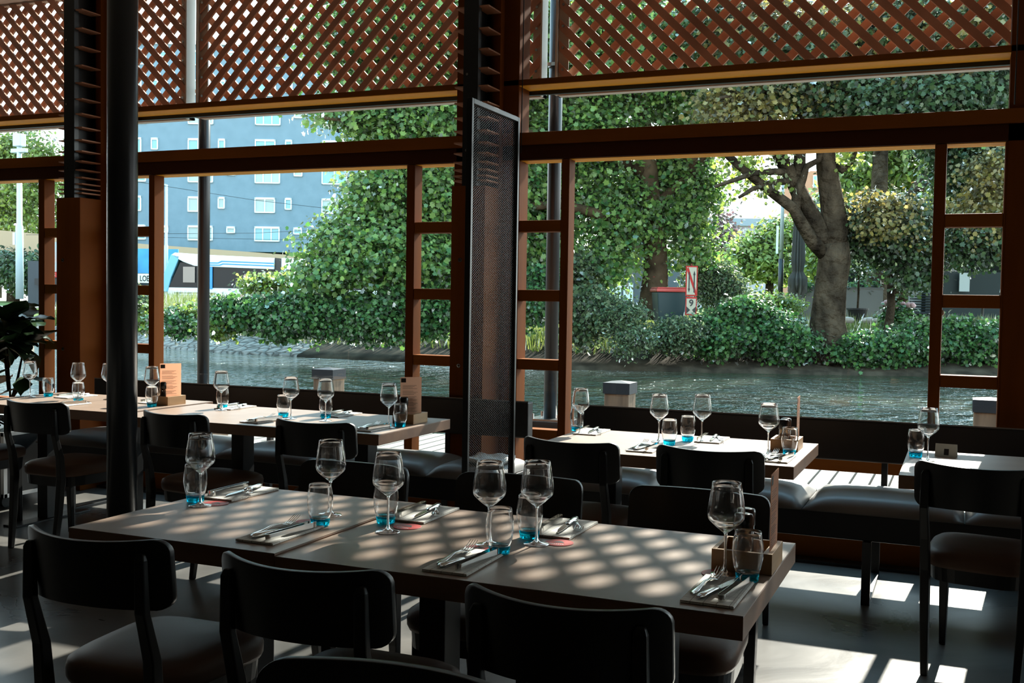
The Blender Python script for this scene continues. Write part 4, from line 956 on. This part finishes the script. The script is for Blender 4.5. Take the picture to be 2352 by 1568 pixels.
# ------------------------------------------------------------------ chairs
def make_chair():
    t = thing('dining_chair', 'x', 'chair', (0,0,0), 0, 'black bentwood dining chairs')
    # seat cushion: rounded trapezoid, crowned
    def outline(sc, n=40):
        P = []
        for k in range(n):
            a = 2*PI*k/n; c, s_ = math.cos(a), math.sin(a)
            e = 2/4.2
            x = abs(c)**e*math.copysign(1, c); y = abs(s_)**e*math.copysign(1, s_)
            P.append((x*(.205+.018*y)*sc, .01+y*.225*sc))
        return P
    g = MB(); rows = [(.975,.405),(1.0,.418),(1.005,.440),(.985,.458),(.90,.470),(.65,.479),(.3,.483)]
    vs = []; n = 40
    for sc, z in rows: vs += [(x, y, z) for x, y in outline(sc)]
    vs.append((0,.01,.484)); fs = [(i*n+k, i*n+(k+1)%n, (i+1)*n+(k+1)%n, (i+1)*n+k) for i in range(len(rows)-1) for k in range(n)]
    fs += [((len(rows)-1)*n+k, (len(rows)-1)*n+(k+1)%n, len(vs)-1) for k in range(n)]; fs.append(tuple(range(n-1,-1,-1)))
    g.add(vs, fs); obj('seat', g, M_leather, t, smooth=True)
    g = MB(); vs = [(x, y, .350) for x, y in outline(.93)]+[(x, y, .406) for x, y in outline(.95)]
    g.add(vs, [(k,(k+1)%n,(k+1)%n+n,k+n) for k in range(n)]+[tuple(range(n-1,-1,-1)), tuple(range(n,2*n))]); obj('seat_rail', g, M_chair, t)
    # curved back board
    nx, nz = 26, 16; Wd = .224; Zb, Zt = .645, .822; r = .034
    VV = [0,.012,.035,.07,.115,.17,.25,.37,.5,.63,.75,.83,.885,.93,.965,.988,1]
    front = []; back = []
    for j in range(nz+1):
        for i in range(nx+1):
            u = -1+2*i/nx; v = VV[j]
            z = Zb+(Zt-Zb)*v; ww = Wd
            dz = min(z-Zb, Zt-z)
            if dz < r: ww = Wd-r+math.sqrt(max(0, r*r-(r-dz)**2))
            x = u*ww
            y = -.312+.085*(abs(x)/Wd)**2.1 - (.020)*(v-.5)
            z2 = z + (.010*(1-u*u) if v > .5 else -.012*(1-u*u))*abs(v-.5)*2*-.6
            front.append((x, y+.009, z2)); back.append((x*1.002, y-.009, z2))
    g = MB(); W1 = nx+1; off = len(front); vs = front+back; fs = []
    for j in range(nz):
        for i in range(nx):
            a = j*W1+i; fs.append((a+1, a, a+W1, a+W1+1)); fs.append((off+a, off+a+1, off+a+W1+1, off+a+W1))
    rim = [i for i in range(W1)]+[j*W1+nx for j in range(1, nz+1)]+[nz*W1+i for i in range(nx-1,-1,-1)]+[j*W1 for j in range(nz-1,0,-1)]
    for k in range(len(rim)): a, b = rim[k], rim[(k+1)%len(rim)]; fs.append((a, b, b+off, a+off))
    g.add(vs, fs); obj('backrest', g, M_chair, t, smooth=True, bevel=.004, seg=2)
    # legs
    for sx_ in (-1, 1):
        g = MB(); yb = -.312+.085*(.176/Wd)**2.1-.009
        st = [((.160,-.272,0),(.026,.026)), ((.168,-.250,.20),(.032,.034)), ((.174,-.236,.40),(.034,.040)), ((.176,-.246,.52),(.033,.034)), ((.176,yb-.012,.645),(.032,.024)), ((.174,yb-.016,.775),(.030,.018)), ((.174,yb-.014,.790),(.018,.012))]
        vs = []
        for c, wd in st:
            for a, b in ((-1,-1),(1,-1),(1,1),(-1,1)): vs.append((sx_*c[0]+a*wd[0]/2, c[1]+b*wd[1]/2, c[2]))
        fs = [(0,3,2,1), tuple(range(len(vs)-4, len(vs)))]
        for i in range(len(st)-1):
            for k in range(4): fs.append((i*4+k, i*4+(k+1)%4, i*4+4+(k+1)%4, i*4+4+k))
        g.add(vs, fs); obj('leg', g, M_chair, t, bevel=.004)
        g = MB(); g.taper((sx_*.172,.165,.003), (sx_*.170,.150,.42), (.026,.026), (.040,.040)); obj('leg', g, M_chair, t, bevel=.004)
        g = MB(); g.tube([(sx_*.160,-.272,0),(sx_*.160,-.272,.004)], .012, 10).tube([(sx_*.172,.165,0),(sx_*.172,.165,.004)], .012, 10)
        obj('foot_glides', g, M_blackp, t)
    return t
ch = make_chair()
for x, y, rz, lab in (
    (-1.975, 2.28, .02, 'black bentwood chair pushed to the small front table, leftmost of the near row'),
    (-1.355, 2.265, .01, 'black bentwood chair at the long front table, middle of the near row'),
    (-.72, 2.255, -.02, 'black bentwood chair nearest the camera, cut by the bottom edge right of centre'),
    (-.80, 1.20, PI+.05, 'black chair at the bottom edge of which only the curved top of the back shows'),
    (-1.98, 3.02, PI-.04, 'black chair on the window side of the small front table'),
    (-1.345, 3.05, PI+.03, 'black chair on the window side of the long front table, left of its pair'),
    (-.755, 3.06, PI-.03, 'black chair on the window side of the long front table, right of its pair'),
    (-4.645, 4.61, -.02, 'black chair left of the round column with long rear leg in view'),
    (-5.47, 4.68, .1, 'chair at the left edge of the photo, mostly hidden, with sunlit seat'),
    (-3.62, 4.54, -.12, 'black chair just right of the round column at the left window table'),
    (-2.85, 4.59, .0, 'black chair at the left window table, left of the perforated screen'),
    (-1.51, 4.54, -.10, 'black chair at the sunlit window table, left of its pair'),
    (-.94, 4.58, -.02, 'black chair at the sunlit window table, right of its pair'),
    (.10, 4.60, -.16, 'large black chair at the right edge of the photo')):
    place(ch, (x, y, 0), rz, lab)

# ------------------------------------------------------------------ window benches
def bench(x0, x1, lab, seams, legs):
    t = thing('window_bench', lab, 'bench', (x0, 5.25, 0), 0, 'upholstered window benches'); L = x1-x0
    def X(x): return x-x0
    M = Matrix.Identity(4)
    obj('backrest', MB().box(0,L,.515,.595,.605,.815), M_bench, t, bevel=.008)
    obj('back_piping', MB().tube([(0.0,.52,.818),(L,.52,.818)], .004, 6), M_benchseat, t)
    obj('seat_box', MB().box(.0,L,.02,.62,.30,.425), M_bench, t, bevel=.006)
    xs = [x0]+[s for s in seams if x0 < s < x1]+[x1]
    for a, b in zip(xs, xs[1:]):
        a, b = X(a)+.003, X(b)-.003; g = MB(); n1, n2 = 14, 10; vs = []; fs = []
        for j in range(n2+1):
            for i in range(n1+1):
                u, v = i/n1, j/n2; x = a+(b-a)*u; y = .0+.60*v
                eu = 1-(2*u-1)**6; ev = 1-(2*v-1)**6
                vs.append((x, y-.02*(v<.01)*0, .432+.058*(max(0,eu*ev))**.5+.010*math.sin(PI*u)*math.sin(PI*v)))
        W1 = n1+1
        for j in range(n2):
            for i in range(n1): fs.append((j*W1+i, j*W1+i+1, (j+1)*W1+i+1, (j+1)*W1+i))
        rim = list(range(W1))+[j*W1+n1 for j in range(1,n2+1)]+[n2*W1+i for i in range(n1-1,-1,-1)]+[j*W1 for j in range(n2-1,0,-1)]
        o = len(vs); vs += [(vs[k][0], vs[k][1], .425) for k in rim]
        for k in range(len(rim)): k2 = (k+1)%len(rim); fs.append((rim[k], o+k, o+k2, rim[k2]))
        fs.append(tuple(range(len(vs)-1, o-1, -1)))
        g.add(vs, fs); obj('cushion', g, M_benchseat, t, smooth=True)
    for lx in legs:
        lx = X(lx)
        obj('leg_frame', MB().box(lx-.02,lx+.02,.0,.03,.0,.30).box(lx-.02,lx+.02,.60,.63,.0,.30).box(lx-.02,lx+.02,.03,.60,.0,.02), M_black_steel, t, bevel=.002)
        obj('back_support', MB().box(lx+.02,lx+.05,.565,.60,.43,.62), M_black_steel, t)
    return t
bench(-2.02, 1.75, 'long black window bench with grey leather cushions under the right window', (-1.44,-.69,.03,.78,1.5), (-1.6,-.39,.9))
bench(-5.6, -2.32, 'long black window bench with grey leather cushions under the left window', (-4.93,-4.18,-3.43,-2.72), (-5.3,-4.2,-2.9))

# ------------------------------------------------------------------ glasses
def make_wine():
    t = thing('wine_glass', 'x', 'wine glass', (0,0,0), 0, 'clear stemmed wine glasses')
    out = [(.0435,.138),(.0455,.148),(.0448,.160),(.0415,.185),(.0375,.208),(.0350,.226)]
    low = [(.0050,.1035),(.0110,.1075),(.0230,.1170),(.0340,.1270),(.0405,.1335)]
    outer = low+out; th = .0011
    inner = [(max(r-th, 0), z+(.0035 if z < .108 else .0014 if z < .135 else 0)) for r, z in outer[1:]]
    prof = [(0,.1030)]+outer+[(.0345,.2265)]+inner[::-1]+[(0,.1090)]
    obj('bowl', MB().lathe(prof, 44), M_glass, t, smooth=True)
    st = [(0,.1028),(.0052,.1028),(.0040,.097),(.0033,.085),(.0031,.055),(.0034,.030),(.0050,.014),(.0095,.0075),(.0200,.0048),(.0330,.0030),(.0350,.0018),(.0345,.0005),(0,.0005)]
    obj('stem_and_foot', MB().lathe(st, 44), M_solidglass, t, smooth=True)
    return t
def make_tumbler():
    t = thing('water_tumbler', 'x', 'tumbler', (0,0,0), 0, 'clear tumblers with turquoise base')
    outer = [(.0285,.0225),(.0325,.036),(.0362,.056),(.0370,.072),(.0358,.092),(.0325,.112),(.0312,.120)]
    inner = [(r-.0016, z+(.0012 if z < .03 else 0)) for r, z in outer]
    prof = [(0,.0225)]+outer+[(.0304,.1207)]+inner[::-1]+[(0,.0242)]
    obj('bowl', MB().lathe(prof, 44), M_glass, t, smooth=True)
    obj('turquoise_base', MB().lathe([(0,.0008),(.0225,.0008),(.0262,.003),(.0272,.010),(.0284,.022),(.0250,.0175),(.0160,.0145),(0,.0135)], 44), M_blue, t, smooth=True)
    return t
wg = make_wine(); tb = make_tumbler()
FA, FB, TT = .7565, .7505, .7505
WG = [(-2.169,2.675,FA,'wine glass on the small front table, leftmost of the front row'), (-1.735,2.735,FA,'wine glass behind the tumbler at the right side of the small front table'),
      (-1.480,2.633,FB,'wine glass at the left end of the long front table'), (-1.160,2.615,FB,'wine glass with a tumbler before it at the centre of the long front table'),
      (-1.049,2.682,FB,'wine glass right of the centre of the long front table, before a tumbler'), (-.518,2.586,FB,'largest wine glass, at the right end of the long front table'),
      (-3.924,5.02,TT,'wine glass at the left end of the left window table'), (-3.332,4.852,TT,'wine glass left of the middle of the left window table'), (-3.117,4.859,TT,'wine glass at the middle of the left window table'),
      (-2.690,4.781,TT,'wine glass left of the caddy on the left window table'), (-1.745,5.035,TT,'wine glass at the left end of the sunlit window table'), (-1.313,4.922,TT,'wine glass left of the middle of the sunlit window table'),
      (-1.130,5.02,TT,'wine glass right of the middle of the sunlit window table'), (-.773,4.74,TT,'wine glass left of the caddy on the sunlit window table'), (-.126,4.90,TT,'wine glass on the table cut off by the right edge'),
      (-5.09,5.11,TT,'wine glass at the middle of the far left table'), (-4.50,5.10,TT,'wine glass left of the menu card on the far left table'), (-5.43,5.05,TT,'wine glass at the left end of the far left table before the plant'),
      (-4.90,5.17,TT,'wine glass half hidden by the left side of the round column')]
for x, y, z, lab in WG: place(wg, (x, y, z), random.uniform(0, 6), lab)
TB = [(-2.225,2.72,FA,'tumbler on the small front table, leftmost of the front row'), (-1.681,2.596,FA,'tumbler at the right side of the small front table beside tongs'), (-1.545,2.735,FB,'tumbler behind the wine glass at the left end of the long front table'),
      (-1.095,2.537,FB,'tumbler at the centre of the long front table beside tongs'), (-1.095,2.745,FB,'tumbler behind the wine glass right of centre of the long front table'), (-.457,2.548,FB,'largest tumbler, before the oak caddy of the long front table'),
      (-3.985,5.11,TT,'tumbler at the left end of the left window table'), (-3.427,4.919,TT,'tumbler left of the middle of the left window table'), (-3.20,4.99,TT,'tumbler at the middle of the left window table'),
      (-2.655,4.84,TT,'tumbler before the caddy on the left window table'), (-1.795,5.13,TT,'tumbler at the left end of the sunlit window table'), (-1.241,4.841,TT,'tumbler left of the middle of the sunlit window table'),
      (-1.200,5.03,TT,'tumbler right of the middle of the sunlit window table'), (-.689,4.79,TT,'tumbler before the caddy on the sunlit window table'), (-.178,5.0,TT,'tumbler on the table cut off by the right edge'),
      (-4.95,4.97,TT,'tumbler at the middle of the far left table'), (-5.36,5.13,TT,'tumbler at the left end of the far left table'), (-4.385,4.97,TT,'tumbler left of the menu card on the far left table')]
for x, y, z, lab in TB: place(tb, (x, y, z), random.uniform(0, 6), lab)

# ------------------------------------------------------------------ place settings
def napkin_mat():
    m = mat('striped_paper_napkin', (.60,.60,.57), .85, .1); n = m.node_tree; b = n.nodes['Principled BSDF']
    t = n.nodes.new('ShaderNodeTexCoord'); sp = n.nodes.new('ShaderNodeSeparateXYZ'); n.links.new(t.outputs['Object'], sp.inputs[0]); res = []
    for ax, per, wd in (('X', .029, .05), ('Y', .041, .03)):
        a = n.nodes.new('ShaderNodeMath'); a.operation = 'MULTIPLY_ADD'; a.inputs[1].default_value = 1/per; a.inputs[2].default_value = 50.3
        f = n.nodes.new('ShaderNodeMath'); f.operation = 'FRACT'; l = n.nodes.new('ShaderNodeMath'); l.operation = 'LESS_THAN'; l.inputs[1].default_value = wd
        n.links.new(sp.outputs[ax], a.inputs[0]); n.links.new(a.outputs[0], f.inputs[0]); n.links.new(f.outputs[0], l.inputs[0]); res.append(l)
    mx = n.nodes.new('ShaderNodeMath'); mx.operation = 'MAXIMUM'; c = n.nodes.new('ShaderNodeMix'); c.data_type = 'RGBA'
    n.links.new(res[0].outputs[0], mx.inputs[0]); n.links.new(res[1].outputs[0], mx.inputs[1]); n.links.new(mx.outputs[0], c.inputs[0])
    c.inputs[6].default_value = (.80,.80,.77,1); c.inputs[7].default_value = (.34,.34,.33,1); n.links.new(c.outputs[2], b.inputs['Base Color'])
    return m
M_nap = napkin_mat()
# napkin: folded in layers. its origin is its centre, long side along y
def make_napkin():
    g = MB(); g.box(-.060,.060,-.125,.125,.0005,.0022).box(-.0595,.060,-.124,.125,.0024,.0042).box(-.0595,.0585,-.125,.124,.0044,.0062)
    o = obj('paper_napkin', g, M_nap, None, bevel=.0008); return tag(o, 'x', 'napkin', 'folded paper napkins')
def ribbon(g, pts, prof, n=8):   # pts: (x,y,z,halfwidth,thick)
    vs = []; fs = []
    for x, y, z, hw, th in pts:
        for k in range(n):
            a = 2*PI*k/n; vs.append((x+hw*math.cos(a), y, z+th*math.sin(a)))
    for i in range(len(pts)-1):
        for k in range(n): fs.append((i*n+k, i*n+(k+1)%n, (i+1)*n+(k+1)%n, (i+1)*n+k))
    fs += [tuple(range(n)), tuple(range((len(pts)-1)*n, len(pts)*n))[::-1]]
    g.add(vs, fs)
def make_fork():
    t = thing('fork', 'x', 'fork', (0,0,0), 0, 'steel forks')
    g = MB(); ribbon(g, [(0,-.095,.004,.004,.002),(0,-.088,.004,.0085,.002),(0,-.070,.005,.009,.002),(0,-.045,.007,.006,.0018),(0,-.01,.013,.0032,.0018),(0,.020,.012,.0032,.0016),(0,.032,.009,.008,.0012),(0,.045,.0055,.0115,.0010),(0,.056,.006,.0120,.0009)], None, 10)
    obj('handle', g, M_silver, t, smooth=True)
    g = MB()
    for x in (-.0102,-.0034,.0034,.0102): ribbon(g, [(x,.054,.006,.0019,.0009),(x,.075,.0105,.0017,.0008),(x,.092,.018,.0013,.0007),(x,.102,.0235,.0007,.0005)], None, 6)
    obj('tines', g, M_silver, t, smooth=True)
    return t
def make_knife():
    t = thing('steak_knife', 'x', 'knife', (0,0,0), 0, 'steel steak knives')
    g = MB(); ribbon(g, [(0,-.105,.006,.005,.003),(0,-.098,.007,.0105,.0055),(0,-.075,.007,.0100,.0055),(0,-.040,.007,.0080,.005),(0,-.012,.0065,.0095,.005),(0,-.006,.006,.006,.003)], None, 12)
    obj('handle', g, M_silver, t, smooth=True)
    M = Matrix.Translation((0,0,.0045))
    obj('blade', MB().prism([(-.007,-.008),(.008,-.008),(.0105,.03),(.0095,.07),(.004,.10),(-.002,.112),(-.0065,.06)], .0014, M), M_silver, t)
    return t
def make_tongs():
    # spring steel band bent into a long narrow U standing on edge, ends turned inwards
    t = tag(obj('serving_tongs', MB(), M_silver), 'x', 'tongs', 'steel band tongs')
    def band(pts, z0, z1, th=.0011):
        g = MB(); n = len(pts); L = []; R = []
        for i, p in enumerate(pts):
            d = Vector(pts[min(i+1,n-1)])-Vector(pts[max(i-1,0)]); d.normalize(); nx_ = Vector((-d.y, d.x))
            L.append((p[0]+nx_.x*th/2, p[1]+nx_.y*th/2)); R.append((p[0]-nx_.x*th/2, p[1]-nx_.y*th/2))
        vs = []
        for (a, b), (c, d_) in zip(L, R): vs += [(a,b,z0),(a,b,z1),(c,d_,z1),(c,d_,z0)]
        fs = [(0,1,2,3), (4*n-1,4*n-2,4*n-3,4*n-4)]
        for i in range(n-1):
            for k in range(4): fs.append((i*4+k, (i+1)*4+k, (i+1)*4+(k+1)%4, i*4+(k+1)%4))
        g.add(vs, fs); return g
    pts = [(.016,.095),(.0165,.088),(.014,.086),(.0165,.082),(.016,.0)]+[(.009+.0075*math.cos(a), -.098-.009*math.sin(a)) for a in np.linspace(0, PI, 9)]+[(.002,.0),(-.004,.082),(-.0015,.086),(-.004,.088),(-.0035,.095)]
    me = band(pts, .0005, .0165).mesh('serving_tongs', M_silver); t.data = me
    return t
def make_coaster():
    t = thing('round_sticker_coaster', 'x', 'coaster', (0,0,0), 0, 'round red coasters')
    obj('disc', MB().lathe([(0,.0003),(.040,.0003),(.0405,.0008),(.040,.0013),(0,.0013)], 40), M_red, t)
    g = MB(); g.prism([(-.017,-.008),(.017,-.008),(.010,.004),(.004,.012),(-.004,.012),(-.010,.004)], .0004, Matrix.Translation((0,.004,.0013)))
    obj('dark_emblem', g, M_blackp, t)
    g = MB()
    for k in range(7): g.box(-.021+.006*k,-.0175+.006*k,-.024,-.018,.0013,.0017)
    obj('pale_letters', g, M_signw, t)
    return t
npk, fk, kn, tg, co = make_napkin(), make_fork(), make_knife(), make_tongs(), make_coaster()
# (x, y, z, flip, place words, all parts)
SET = [(-1.715,2.455,FA,0,'at the near side of the small front table'), (-2.18,2.895,FA,1,'at the window side of the small front table'),
       (-1.135,2.415,FB,0,'at the near centre of the long front table'), (-.498,2.425,FB,0,'at the near right corner of the long front table'),
       (-1.50,2.895,FB,1,'at the window side left end of the long front table'), (-1.045,2.895,FB,1,'at the window side centre of the long front table'),
       (-3.40,4.70,TT,0,'at the near middle of the left window table'), (-2.73,4.69,TT,0,'at the near right end of the left window table'),
       (-3.935,5.165,TT,1,'at the window side left end of the left window table'), (-3.20,5.15,TT,1,'at the window side middle of the left window table'),
       (-1.30,4.66,TT,0,'at the near middle of the sunlit window table'), (-.715,4.64,TT,0,'at the near right end of the sunlit window table'),
       (-1.71,5.115,TT,1,'at the window side left end of the sunlit window table'), (-1.10,5.115,TT,1,'at the window side middle of the sunlit window table'),
       (-5.20,5.20,TT,1,'at the window side of the far left table'), (-4.86,4.80,TT,0,'at the near side of the far left table'), (-4.53,5.20,TT,1,'at the window side right end of the far left table')]
for i, (x, y, z, fl, wd) in enumerate(SET):
    rz = PI if fl else 0; jr = [.03,-.04,.05,-.02,.04,0,-.05,.03][i % 8]; rz += jr*.4
    Rm = Matrix.Rotation(rz, 3, 'Z')
    def at_(dx, dy, dz): v = Rm @ Vector((dx, dy, 0)); return (x+v.x, y+v.y, z+dz)
    place(npk, (x, y, z), rz, 'white striped paper napkin '+wd)
    if fl:
        place(fk, at_(-.030,-.02,.0065), rz+.42, 'fork across the napkin '+wd)
        place(kn, at_(-.004,-.01,.0065), rz+.10, 'knife on the napkin '+wd)
        place(tg, at_(.036,.012,.0065), rz+.02, 'steel tongs on the napkin '+wd)
    else:
        place(fk, at_(-.034,.018,.0065), rz-.10+jr, 'fork on the napkin '+wd)
        place(kn, at_(.001,-.005,.0065), rz-.22, 'knife on the napkin '+wd)
        place(tg, at_(.028,.0,.0065), rz-.10, 'steel tongs on the napkin '+wd)
for x, y, z, lab in ((-2.15,2.725,FA,'round coaster right of the leftmost front wine glass'), (-1.735,2.622,FA,'red coaster half under the tumbler of the small front table'), (-1.465,2.72,FB,'red coaster right of the wine glass at the left end of the long front table'),
                     (-1.165,2.565,FB,'red coaster at the tip of the near centre napkin of the long front table'), (-1.000,2.725,FB,'red coaster right of the wine glass right of centre of the long front table'), (-.535,2.588,FB,'red coaster under the foot of the largest wine glass')):
    rz = random.uniform(-.3,.3)
    place(co, (x, y, z), rz, lab)

# ------------------------------------------------------------------ caddies with mills and menu cards
def caddy(x0, x1, y0, y1, z, wd, mills, card):
    t = thing('oak_caddy', 'open oak condiment box '+wd, 'caddy', ((x0+x1)/2, (y0+y1)/2, z), 0, 'oak condiment caddies'); w = (x1-x0)/2; d = (y1-y0)/2; h = .052; k = .011
    obj('wooden_box', MB().box(-w,w,-d,-d+k,0,h).box(-w,w,d-k,d,0,h).box(-w,-w+k,-d+k,d-k,0,h).box(w-k-.012,w,-d+k,d-k,0,h).box(-w+k,w-k-.012,-d+k,d-k,0,.006), M_caddy, t, bevel=.001)
    for j, (dx, dy, nm) in enumerate(mills):
        q = thing('pepper_mill' if j == 0 else 'salt_mill', nm+' '+wd, 'spice mill', ((x0+x1)/2+dx, (y0+y1)/2+dy, z+.0065), 0, 'glass mills with black caps')
        obj('glass_body', MB().lathe([(0,0),(.0225,0),(.0230,.003),(.0225,.05),(.0205,.088),(.0195,.088),(.0212,.05),(.0212,.004),(0,.004)], 28), M_glass, q, smooth=True)
        obj('spice_filling', MB().lathe([(0,.005),(.0205,.005),(.0205,.048),(0,.052)], 20), mat('peppercorns' if j == 0 else 'sea_salt', (.03,.02,.015) if j == 0 else (.55,.53,.50), .9), q, smooth=True)
        obj('black_cap', MB().lathe([(0,.088),(.0225,.088),(.0235,.092),(.0235,.122),(.0215,.130),(.012,.132),(0,.132)], 28), M_cap, q, smooth=True)
    cx, cy, rz, cw, chh = card
    q = thing('menu_card', 'upright tan menu card '+wd, 'menu card', (cx, cy, z+.007), rz, 'tan menu cards in oak caddies')
    obj('card', MB().box(-.0008,.0008,-cw/2,cw/2,0,chh), M_menu, q)
    g = MB(); g.box(-.0012,.0012,-cw/2+.004,-cw/2+.030,chh-.028,chh-.006); obj('dark_logo_square', g, M_menudark, q)
    g = MB()
    for sd_ in (-1, 1):
        zz_ = chh-.045; i = 0
        while zz_ > .045:
            i += 1
            if i % 5: g.box(min(sd_*.0008, sd_*.0010), max(sd_*.0008, sd_*.0010), -cw/2+.012, -cw/2+.012+cw*(.45+.3*((i*37)%10)/10), zz_, zz_+.0012)
            zz_ -= .006
    obj('printed_lines', g, M_menudark, q)
caddy(-.560,-.412,2.625,2.790,FB,'at the right end of the long front table', ((-.012,.035,'black capped pepper mill'),(-.005,-.035,'black capped salt mill')), (-.424,2.715,.02,.125,.235))
caddy(-2.765,-2.640,4.955,5.115,TT,'at the right end of the left window table', ((-.02,.03,'black capped pepper mill'),(-.02,-.035,'black capped salt mill')), (-2.70,5.035,-.85,.115,.235))
caddy(-.790,-.668,4.90,5.065,TT,'at the right end of the sunlit window table', ((-.01,.03,'black capped pepper mill'),(-.01,-.035,'black capped salt mill')), (-.682,4.99,.05,.12,.235))
caddy(-4.460,-4.345,5.06,5.22,TT,'at the right end of the far left table', ((-.02,.03,'black capped pepper mill'),(-.02,-.035,'black capped salt mill')), (-4.385,5.13,-.62,.125,.24))
t = thing('folded_info_card', 'small pale folded card on the table cut off by the right edge', 'card', (-.055,5.09,TT), -.1)
g = MB(); g.add([(-.045,-.02,0),(.045,-.02,0),(.045,0,.055),(-.045,0,.055),(-.045,.02,0),(.045,.02,0)], [(0,1,2,3),(3,2,5,4)])
o = obj('card', g, M_signw, t); md = o.modifiers.new('s', 'SOLIDIFY'); md.thickness = .0008
g = MB(); g.prism([(-.008,.008),(.012,.008),(.012,.036),(-.008,.036)], .0005, Matrix.Translation((0,-.0205,.0)) @ Matrix.Rotation(math.atan2(.055,.02), 4, 'X')); obj('printed_figure', g, M_blackp, t)

# white cloth added as sun glare on the end of the left bench
t = thing('sun_glare_cloth', 'white cloth added as sun glare on the left bench end right of the screen', 'cloth', (-2.44,5.50,.503), .1)
g = MB(); n1 = 8; vs = [(-.11+.22*i/n1, -.13+.26*j/n1, .022+.006*math.sin(i*1.3+j)) for j in range(n1+1) for i in range(n1+1)]
g.add(vs, [(j*(n1+1)+i, j*(n1+1)+i+1, (j+1)*(n1+1)+i+1, (j+1)*(n1+1)+i) for j in range(n1) for i in range(n1)])
o = obj('cloth', g, M_glare_white, t, smooth=True); md = o.modifiers.new('s', 'SOLIDIFY'); md.thickness = .022; md.offset = -1

# ------------------------------------------------------------------ potted fig and flight case at the far left
t = thing('fiddle_leaf_fig', 'dark fiddle leaf fig with broad drooping leaves at the left edge', 'plant', (-6.38,5.74,0), 0)
obj('pot', MB().lathe([(0,0),(.17,0),(.22,.36),(.21,.36),(.195,.33),(0,.33)], 32), M_blackp, t, smooth=False)
g = MB()
stems = [[(0,0,.33),(.02,0,.6),(.0,0,.85),(-.03,0,1.15)], [(.02,0,.6),(.07,.02,.8),(.14,.0,.98)], [(0,0,.7),(-.06,.02,.95),(-.16,0,1.2)], [(.01,0,.62),(.12,-.02,.72),(.20,-.04,.80)]]
for s_ in stems: g.tube(s_, [.012,.009,.006,.005][:len(s_)], 8)
obj('stem', g, M_bark, t, smooth=True)
FIG = []
for k in range(9):
    v = k/8; wv = .5*math.sin(PI*min(1, .08+.92*v)**.8)*(.72 if v < .45 else 1.0); FIG.append((v, max(.02, wv*.75)))
def bigleaf(base, az, pitch, L, roll=0):
    g = MB(); vs = []; n = len(FIG)
    for i, (v, hw) in enumerate(FIG):
        for j in range(5):
            u = -1+j/2; x = v*L; y = u*hw*L*.95; z = -.22*L*v*v+.05*L*u*u+.018*L*math.sin(i*2.3+j)*(abs(u)>.9)
            vs.append((x, y, z))
    fs = [(i*5+j, i*5+j+1, (i+1)*5+j+1, (i+1)*5+j) for i in range(n-1) for j in range(4)]
    M = Matrix.Translation(base) @ Matrix.Rotation(az, 4, 'Z') @ Matrix.Rotation(-pitch, 4, 'Y') @ Matrix.Rotation(roll, 4, 'X')
    g.add(vs, fs, M); return g
rl = random.Random(5)
for k in range(46):
    zc = rl.choice([.95,1.02,1.08,1.14,1.18,1.22]); a = rl.uniform(0, 2*PI)
    base = (rl.uniform(-.10,.08), rl.uniform(-.06,.06), zc+rl.uniform(-.05,.05))
    obj('leaf', bigleaf(base, a, rl.uniform(-.9,.75), rl.uniform(.24,.34), rl.uniform(-.5,.5)), L_fig, t, smooth=True)
for base, a, p_, L in (((.20,-.04,.80),.2,.0,.22), ((.20,-.04,.80),-.9,-.4,.2), ((.12,0,.72),-2.4,-.2,.22), ((0,0,.8),2.9,-.2,.28), ((0,0,.85),-2.6,-.4,.26)):
    obj('leaf', bigleaf(base, a, p_, L), L_fig, t, smooth=True)

t = thing('flight_case', 'black flight case with aluminium edges standing left behind the chairs', 'case', (-5.98,5.33,0), 0)
obj('case_body', MB().box(-.30,.30,-.26,.26,.08,.50), M_black_steel, t, bevel=.004)
g = MB()
for a in (-.30,.28):
    for b in (-.26,.24): g.box(a-.004,a+.024,b-.004,b+.024,.08,.505)
for zq in (.08,.48):
    for b in (-.264,.244): g.box(-.30,.30,b,b+.02,zq,zq+.024)
    for a in (-.304,.284): g.box(a,a+.02,-.26,.26,zq,zq+.024)
obj('aluminium_edge', g, mat('aluminium_trim', (.60,.60,.60), .35, metal=.9), t)
for a in (-.22,.22):
    for b in (-.18,.18): obj('caster', MB().tube([(a-.015,b,.04),(a+.015,b,.04)], .038, 16), M_blackp, t)
g = MB(); g.tube([(.02,-.27,.30),(.02,-.285,.30)], .012, 10).box(-.1,.1,-.275,-.264,.20,.26); obj('latch', g, M_chrome, t)
c = MB()
for k in range(5):
    pts = [(-6.12+.07*k+.05*math.sin(a*1.3+k), 5.30+.10*math.cos(a+k)*.6, .515+.055*abs(math.sin(a*.8+k))) for a in np.linspace(0, 6, 22)]
    c.tube(pts, .007, 6)
tag(obj('coiled_cables', c, M_blackp, smooth=True), 'coiled black cables lying on top of the flight case', 'cable')
c = MB(); c.tube([(.05+.9*k/20, 5.93+.02*math.sin(k*1.1), .01) for k in range(21)], .006, 6)
tag(obj('floor_cable', c, M_blackp, smooth=True), 'black cables lying along the floor under the right bench', 'cable')
